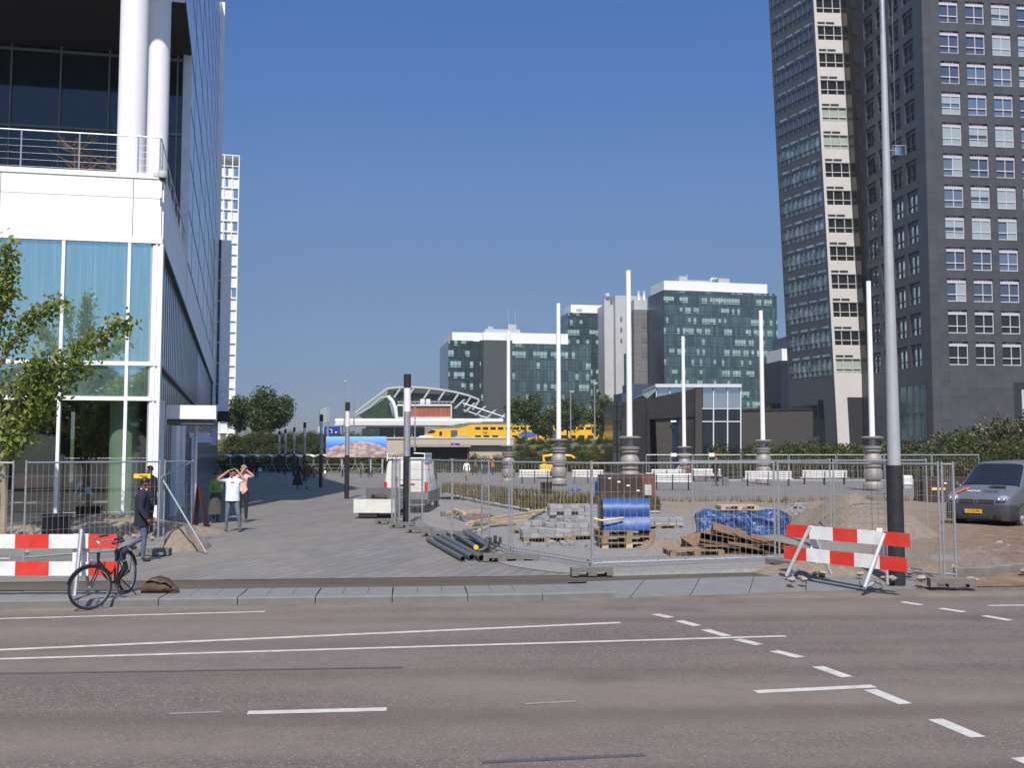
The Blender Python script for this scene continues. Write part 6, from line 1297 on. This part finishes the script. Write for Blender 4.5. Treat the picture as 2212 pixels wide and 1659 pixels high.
# small direction plates on thin posts near the pavilion
for i, x in enumerate((1449, 1531)):
    p = A(x, 990, 78); t = thing('sign_post', 'small white flag sign on a post, %s the pavilion pillar' % ('left of' if i == 0 else 'right of'), 'sign', (p.x, 78, PZ)); z = A(x, 983, 78).z-PZ; m = MB(); m.tube((0, 0, 0), (0, 0, z+.2), .04); m.build('post', galv, t); m = MB(); m.bx(.03, .45, -.02, .02, z-.12, z+.14); m.build('plate', white, t)
# scrap lying about
p = G(1020, 1075)+Vector((0, 0, .02)); t = thing('blue_bag', 'small blue bag lying at the far edge of the grass bed', 'bag', G(1243, 1063, PZ*.8)); m = MB(); m.ball((0, 0, .1), (.3, .15, .12), 10, 6); m.build('bag_body', blue, t, True)
# ---------------------------------------------------------------- people
def skin(c): return M('skin_%d' % int(c[0]*1000), c, .55, var=.06)
SK_D, SK_M, SK_L = skin((.16, .075, .045)), skin((.42, .22, .15)), skin((.5, .3, .22))
def cloth(n, c): return M(n, c, .9, var=.14, scale=12)
navyc = cloth('navy_cloth', (.012, .014, .024)); jeans = cloth('blue_jeans', (.08, .11, .17)); wsh = cloth('white_cotton', (.72, .76, .8)); gjeans = cloth('grey_jeans', (.11, .13, .15)); greenc = cloth('green_knit', (.2, .36, .06)); skirtc = cloth('grey_skirt', (.06, .06, .055)); pinkc = cloth('pink_cotton', (.7, .42, .4)); blackc = cloth('black_cloth', (.016, .015, .017)); magc = cloth('magenta_cloth', (.16, .012, .055)); brownc = cloth('brown_jacket', (.11, .065, .045)); orangec = cloth('orange_vest', (.7, .18, .02)); greyc = cloth('grey_cloth', (.2, .2, .21)); bluec = cloth('blue_shirt', (.08, .14, .28)); tanc = cloth('tan_cloth', (.3, .22, .14)); shoe = cloth('dark_shoe', (.03, .022, .018)); bshoe = cloth('brown_shoe', (.1, .065, .035)); lj = cloth('light_jeans', (.25, .32, .4))
hair_b = M('black_hair', (.012, .009, .008), .5, var=.2, scale=20); hair_br = M('brown_hair', (.06, .03, .015), .5, var=.2, scale=20); bald = None
TAGS = ['torso', 'upper_arm', 'forearm', 'hand', 'thigh', 'shin', 'foot', 'neck', 'head']
def person(label, loc, heading, h, mats, pose, hair=hair_b, fingers=False, jacket=None, skirt=None, collar=None, group=None, long_hair=False):
    k = h/1.75; t = thing('person', label, 'person', loc, heading, group)
    pv = Vector(pose.get('pelvis', (0, 0, .95))); lean = Vector(pose.get('lean', (0, 0, 0)))
    ch = pv+Vector((.0, 0, .3))+lean*.5; up = pv+Vector((0, 0, .48))+lean; nk = pv+Vector((.01, 0, .575))+lean*1.2; hb = pv+Vector((.035, 0, .665))+lean*1.45+Vector(pose.get('head', (0, 0, 0)))*.5; ht = hb+Vector((.0, 0, .085))+Vector(pose.get('head', (0, 0, 0)))*.5
    V = [pv, ch, up, nk, hb, ht]; Rr = [.135, .135, .125, .06, .078, .082]; E = [(0, 1), (1, 2), (2, 3), (3, 4), (4, 5)]; Tg = [0, 0, 0, 7, 8]
    def add(p, r, a, tg): V.append(Vector(p)); Rr.append(r); E.append((a, len(V)-1)); Tg.append(tg); return len(V)-1
    HD = []
    for s, ak, lk in ((1, 'la', 'll'), (-1, 'ra', 'rl')):
        el, wr = pose.get(ak, ((0, s*.24, 1.13), (.06, s*.26, .88))); i = add(up+Vector((0, s*.165, .0)), .078, 2, 0); e = Vector(el); w = Vector(wr)
        sh = V[i]; m1 = add(sh.lerp(e, .5), .054, i, 1); j = add(e, .045, m1, 1); m2 = add(e.lerp(w, .4), .044, j, 2); q = add(w, .031, m2, 2); d = (w-e).normalized(); p1 = add(w+d*.05, .036, q, 3); p2 = add(w+d*.1, .028, p1, 3); HD.append((w, d, s))
        kn, an = pose.get(lk, ((.02, s*.1, .5), (0, s*.1, .08))); kn = Vector(kn); an = Vector(an); fdx = Vector(pose.get('foot', (1, 0, 0)))
        i = add(pv+Vector((0, s*.09, -.05)), .1, 0, 4); m1 = add(V[i].lerp(kn, .5), .083, i, 4); j = add(kn, .06, m1, 4); m2 = add(kn.lerp(an, .35), .058, j, 5); q = add(an, .043, m2, 5); f1 = add(an+Vector((.06, 0, -.04)), .045, q, 6); add(an+Vector((.17, s*.015, -.05)), .036, f1, 6)
    me = bpy.data.meshes.new('tmp'); me.from_pydata([tuple(v) for v in V], E, []); ob = bpy.data.objects.new('tmp', me); S.collection.objects.link(ob)
    md = ob.modifiers.new('s', 'SKIN'); md.use_smooth_shade = True; md.branch_smoothing = .6
    for i, r in enumerate(Rr): sv = me.skin_vertices[0].data[i]; sv.radius = (r, r); sv.use_root = (i == 0)
    sb = ob.modifiers.new('u', 'SUBSURF'); sb.levels = sb.render_levels = 2 if h*1.0 and pose.get('fine') else 1
    ev = bpy.data.meshes.new_from_object(ob.evaluated_get(bpy.context.evaluated_depsgraph_get())); bpy.data.objects.remove(ob)
    ml = []; idx = {}
    for tg in TAGS:
        m_ = mats.get(tg, mats['skin']); 
        if m_.name not in idx: idx[m_.name] = len(ml); ml.append(m_)
    MBo = MB(); MBo.v = [v.co.copy() for v in ev.vertices]
    for p in ev.polygons:
        c = p.center; best = 9; bt = 0
        for (a, b), tg in zip(E, Tg):
            A_, B_ = V[a], V[b]; d = B_-A_; u = max(0, min(1, (c-A_).dot(d)/max(d.length_squared, 1e-9))); ds = (c-A_-d*u).length-lerp(Rr[a], Rr[b], u)*.9
            if ds < best: best = ds; bt = tg
        if TAGS[bt] == 'hand' and False: pass
        MBo.f.append(list(p.vertices)); MBo.mi.append(idx[mats.get(TAGS[bt], mats['skin']).name])
    bpy.data.meshes.remove(ev)
    sk = idx[mats['skin'].name] if mats['skin'].name in idx else 0; MBo.m = sk
    hd = Vector(pose.get('face', (1, 0, 0))).normalized(); sd_ = Vector((-hd.y, hd.x, 0)).normalized(); fc = hb.lerp(ht, .35)
    MBo.ball(fc+hd*.095+Vector((0, 0, -.02)), (.02, .018, .028), 8, 5); MBo.ball(fc+hd*.06+Vector((0, 0, -.085)), (.045, .045, .03), 8, 5)
    for s in (-1, 1): MBo.ball(fc+sd_*s*.088+Vector((0, 0, -.01)), (.022, .014, .033), 8, 5)
    if fingers:
        for w, d, s in HD:
            side = d.cross(Vector((0, 1, 0)) if abs(d.y) < .9 else Vector((1, 0, 0))).normalized(); nm = d.cross(side).normalized()
            for q in range(4):
                b0 = w+d*.1+side*(.027-.018*q); l = (.065, .075, .07, .055)[q]; MBo.path([b0, b0+d*l*.5+nm*.012*s, b0+d*l*.85+nm*.035*s], [.0095, .009, .007], 6)
            b0 = w+d*.045+side*.03; MBo.path([b0, b0+side*.03+d*.025, b0+side*.035+d*.06], [.011, .01, .008], 6)
    bd = MBo.build('body', ml, t, True, None, 75); bd.scale = (k,)*3
    parts = []
    def part(nm, mb, mt): o = mb.build(nm, mt, t, True, None, 70); o.scale = (k,)*3; return o
    fe = MB()
    for s in (-1, 1): fe.ball(fc+hd*.079+sd_*s*.033+Vector((0, 0, .012)), (.009, .009, .006), 6, 4)
    fe.ball(fc+hd*.083+Vector((0, 0, -.062)), (.012, .022 if abs(hd.x) > .5 else .012, .005), 6, 4); part('eyes_and_mouth', fe, M('face_dark', (.05, .02, .018), .5))
    if hair is not None:
        hm = MB(); c = fc+Vector((-.012*hd.x, -.012*hd.y, .035)); n, mm = 14, 8; secs = []
        for i in range(mm+1):
            th = (PI*.5+.35)*(1-i/mm)+.02; sec = []
            for q in range(n):
                a = 2*PI*q/n; dr = Vector((math.cos(a), math.sin(a), 0)); z = math.cos(th)
                fr = dr.dot(hd); rr = .09; zz = z
                if fr > -.1: zz = max(zz, .05)
                if z < .28 and fr > .35: zz = .28
                if long_hair and fr < .2 and i == 0: zz = -1.1
                sec.append(c+Vector((dr.x*rr*math.sin(th)*1.02, dr.y*rr*math.sin(th)*1.02, zz*.1)))
            secs.append(sec)
        hm.loft(secs); part('hair', hm, hair)
    if jacket:
        jm = MB(); n = 18; secs = []
        for z, rx, ry in ((-.2, .165, .2), (-.1, .165, .195), (.1, .15, .18), (.3, .155, .2), (.42, .15, .215), (.5, .11, .19), (.555, .07, .1), (.575, .062, .07)):
            c = pv+lean*max(0, z/.48)+Vector((0, 0, z)); secs.append([c+Vector((rx*math.cos(2*PI*q/n)-.01, ry*math.sin(2*PI*q/n), 0)) for q in range(n)])
        jm.loft(secs)
        for s, ak in ((1, 'la'), (-1, 'ra')):
            el, wr = pose.get(ak, ((0, s*.24, 1.13), (.06, s*.26, .88))); sh = up+Vector((0, s*.165, -.005)); jm.path([sh+Vector((0, -s*.05, .01)), sh, sh.lerp(Vector(el), .5), Vector(el), Vector(el).lerp(Vector(wr), .95)], [.07, .092, .075, .066, .05], 10)
        part('jacket', jm, jacket)
    if collar: cm = MB(); cm.lathe([(.075, 0), (.072, .035), (.066, .045)], nk+Vector((-.0, 0, -.03)), 14); part('collar', cm, collar)
    if skirt:
        z0, mt, fl = skirt; sm = MB(); n = 20; secs = []
        for i in range(8):
            u = i/7; z = lerp(1.02, z0, u); rx = lerp(.14, fl, u**.8); secs.append([pv*1.0+Vector((rx*math.cos(2*PI*q/n)*(1+.07*u*math.sin(5*2*PI*q/n))+.04*u*pose.get('sway', 0), rx*1.15*math.sin(2*PI*q/n)*(1+.06*u*math.cos(4*2*PI*q/n)), z-pv.z)) for q in range(n)])
        sm.loft(secs, False); part('skirt', sm, mt)
    return t
def outfit(top, bottom, sk, shoes=shoe, sleeve='long'):
    d = dict(torso=top, upper_arm=top, thigh=bottom, shin=bottom, foot=shoes, skin=sk)
    if sleeve == 'long': d['forearm'] = top
    return d
stand = {}
walk = dict(ll=((.2, .09, .52), (.12, .09, .1)), rl=((.0, -.09, .5), (-.3, -.09, .14)), la=((-.1, .23, 1.13), (.02, .24, .9)), ra=((.08, -.23, 1.14), (.25, -.22, .95)))
p = G(306, 1213); person('man in navy blazer and jeans walking past the black bicycle', p, R(14), 1.76, outfit(navyc, jeans, SK_D), dict(fine=1, ll=((.06, .08, .52), (-.28, .09, .33)), rl=((.05, -.09, .5), (.02, -.09, .08)), la=((-.06, .23, 1.13), (.1, .22, .92)), ra=((-.03, -.24, 1.13), (.12, -.24, .9)), face=(1, -.1, 0)), hair_b, True, navyc, None, wsh)
p = G(322, 1163); p.z = .1; person('man in dark coat standing behind the yellow fence sign', p, R(170), 1.84, outfit(blackc, blackc, SK_M), dict(la=((.05, .24, 1.15), (.25, .1, 1.2)), face=(1, .3, 0)), hair_br, False, blackc)
p = G(465, 1129.5); person('woman in green cardigan and long grey skirt holding a cup', p, R(-50), 1.66, outfit(greenc, skirtc, SK_M, blackc), dict(fine=1, la=((.03, .25, 1.13), (.24, .06, 1.15)), ra=((.03, -.25, 1.13), (.22, -.04, 1.1)), face=(.8, .6, 0), ll=((.02, .08, .5), (0, .08, .08)), rl=((.02, -.08, .5), (.02, -.08, .08))), hair_b, True, None, (.3, skirtc, .24))
q = p+Vector((.22, -.14, 1.12)); t = thing('cup', 'pale blue paper cup in the hand of the woman in green', 'cup', q); m = MB(); m.lathe([(.03, 0), (.042, .13)], (0, 0, 0), 12); m.build('cup_wall', cloth('cup_blue', (.45, .6, .7)), t, True)
p = G(501, 1149); person('man in white T-shirt shading his head with both raised arms', p, R(-80), 1.84, outfit(wsh, gjeans, SK_M, bshoe, 'short'), dict(fine=1, ra=((.14, -.4, 1.46), (.15, -.16, 1.65)), la=((.14, .34, 1.42), (.13, .15, 1.66)), ll=((.1, .17, .52), (.05, .22, .09)), rl=((.04, -.13, .52), (-.02, -.16, .09)), head=(.02, -.02, -.01), face=(.9, -.3, 0)), hair_b, True)
for o in list(bpy.data.objects):
    if o.name == 'person.003':
        m = MB(); secs = []; n = 18
        for z, rx, ry in ((.86, .165, .2), (1.0, .155, .19), (1.2, .15, .185), (1.36, .145, .2), (1.46, .11, .18), (1.53, .07, .085)): secs.append([(rx*math.cos(2*PI*i/n), ry*math.sin(2*PI*i/n)*(1+.02*math.sin(i*3+z*9)), z) for i in range(n)])
        m.loft(secs, False); s_ = m.build('t_shirt', wsh, o, True); s_.scale = (1.84/1.75,)*3
        m = MB(); m.box((.152, 0, 1.38), (.012, .1, .025)); e = m.build('chest_print', red, o); e.scale = (1.84/1.75,)*3
p = G(524, 1128.5); person('man in pink shirt and dark trousers behind the man in white', p, R(-75), 1.88, outfit(pinkc, blackc, SK_L, bshoe, 'short'), dict(fine=1, ra=((.12, -.22, 1.3), (.13, -.02, 1.6)), la=((.06, .31, 1.42), (.08, .1, 1.6)), face=(.9, -.2, 0)), cloth('short_fair_hair', (.3, .2, .13)), True)
p = G(489, 1050); person('dark clothed woman in the shade behind the three people', p, R(-90), 1.66, outfit(blackc, blackc, SK_M), stand, hair_b, False, None, None, None, None, True)
p = G(541, 1033.5); person('person in magenta top walking in the shade', p, R(-85), 1.68, outfit(magc, blackc, SK_M), walk, hair_b)
p = G(554, 1033.5); person('person in black beside the magenta top, with a white bag', p, R(-85), 1.74, outfit(blackc, blackc, SK_M), dict(la=((.02, .26, 1.14), (.05, .3, .9))), hair_b)
q = p+Vector((.34, -.15, .62)); t = thing('carrier_bag', 'white carrier bag held by the person in black', 'bag', q); m = MB(); m.loft([[(x*k, y, z) for x, y in ((-.15, -.05), (.15, -.05), (.15, .05), (-.15, .05))] for k, z in ((.9, 0), (1, .1), (.95, .3))]); m.build('bag_body', wsh, t)
p = G(643, 1056); person('woman in long dark coat walking beside the brown jacket', p, R(80), 1.68, outfit(blackc, blackc, SK_M), dict(walk, sway=-1), hair_b, False, None, (.25, cloth('dark_olive_cloth', (.03, .025, .018)), .32), None, 'walking couple', True)
p = G(663, 1056.5); person('man in brown jacket and light jeans walking away', p, R(85), 1.78, outfit(brownc, lj, SK_M), walk, hair_b, False, brownc, None, None, 'walking couple')
p = G(1008, 1041, .03); person('pedestrian in white top by the plaza grass bed', p, R(-100), 1.72, outfit(wsh, tanc, SK_M), walk, hair_br)
for i, (x, mt, lb) in enumerate(((1048, blackc, 'dark clothed person left of the orange vest, far on the plaza'), (1054, navyc, 'person in navy close to the orange vest, far on the plaza'), (1066, orangec, 'worker in orange vest far on the plaza'), (1029, tanc, 'person in pale top far behind the fence posts'))):
    Y = 104; person(lb, Vector((A(x, 1, Y).x, Y, .02)), R(-90+i*30), 1.72, outfit(mt, blackc, SK_M), walk if i % 2 else stand, hair_b)
p = A(1546, 1050, 62); p = Vector((p.x, 62, PZ)); person('man in dark clothes standing between the white benches', p, R(0), 1.8, outfit(blackc, blackc, SK_M), stand, hair_br, False, blackc)
q = p+Vector((.6, 0, 0)); t = thing('rucksack', 'dark rucksack standing beside the man between the benches', 'bag', q); m = MB(); m.bbox(-.2, .2, -.15, .15, 0, .5, .06); m.build('bag_body', gjeans, t)
sit = dict(pelvis=(0, 0, .52), ll=((.42, .1, .5), (.42, .1, .08)), rl=((.42, -.1, .5), (.45, -.1, .08)), la=((.12, .24, .78), (.34, .14, .62)), ra=((.12, -.24, .78), (.34, -.14, .62)), lean=(.05, 0, 0))
bp = G(1440, 1043, PZ)
for i, (dx, mt, lb) in enumerate(((1.1, greyc, 'person in grey sitting at the end of the white bench'), (1.75, brownc, 'person in brown sitting beside the bench end'))): person(lb, Vector((bp.x+dx-.2, bp.y+.25, PZ)), R(100-i*25), 1.72, outfit(mt, gjeans, SK_M), sit, hair_b)
p = A(196, 1100, 30.9); p = Vector((p.x, 30.9, .06)); person('person in blue shirt behind the shop window, stand-in for a reflected cyclist', p, R(175), 1.72, outfit(bluec, navyc, SK_D), dict(lean=(.3, 0, -.1), la=((.35, .2, 1.1), (.5, .12, .85)), ra=((.35, -.2, 1.1), (.5, -.1, .85))), hair_b)  # added figure indoors, standing in for a reflection in the window glass
# ---------------------------------------------------------------- air
hz = bpy.data.materials.new('air_haze'); hz.use_nodes = True; hn_ = hz.node_tree.nodes; hn_.remove(hn_['Principled BSDF'])
pv_ = hn_.new('ShaderNodeVolumePrincipled'); pv_.inputs['Density'].default_value = .0002; pv_.inputs['Color'].default_value = (.86, .92, 1, 1); hz.node_tree.links.new(pv_.outputs[0], hn_['Material Output'].inputs['Volume'])
m = MB(); m.bx(-230, 230, -75, 440, -1.4, 126); tag(m.build('haze', hz), kind='stuff')
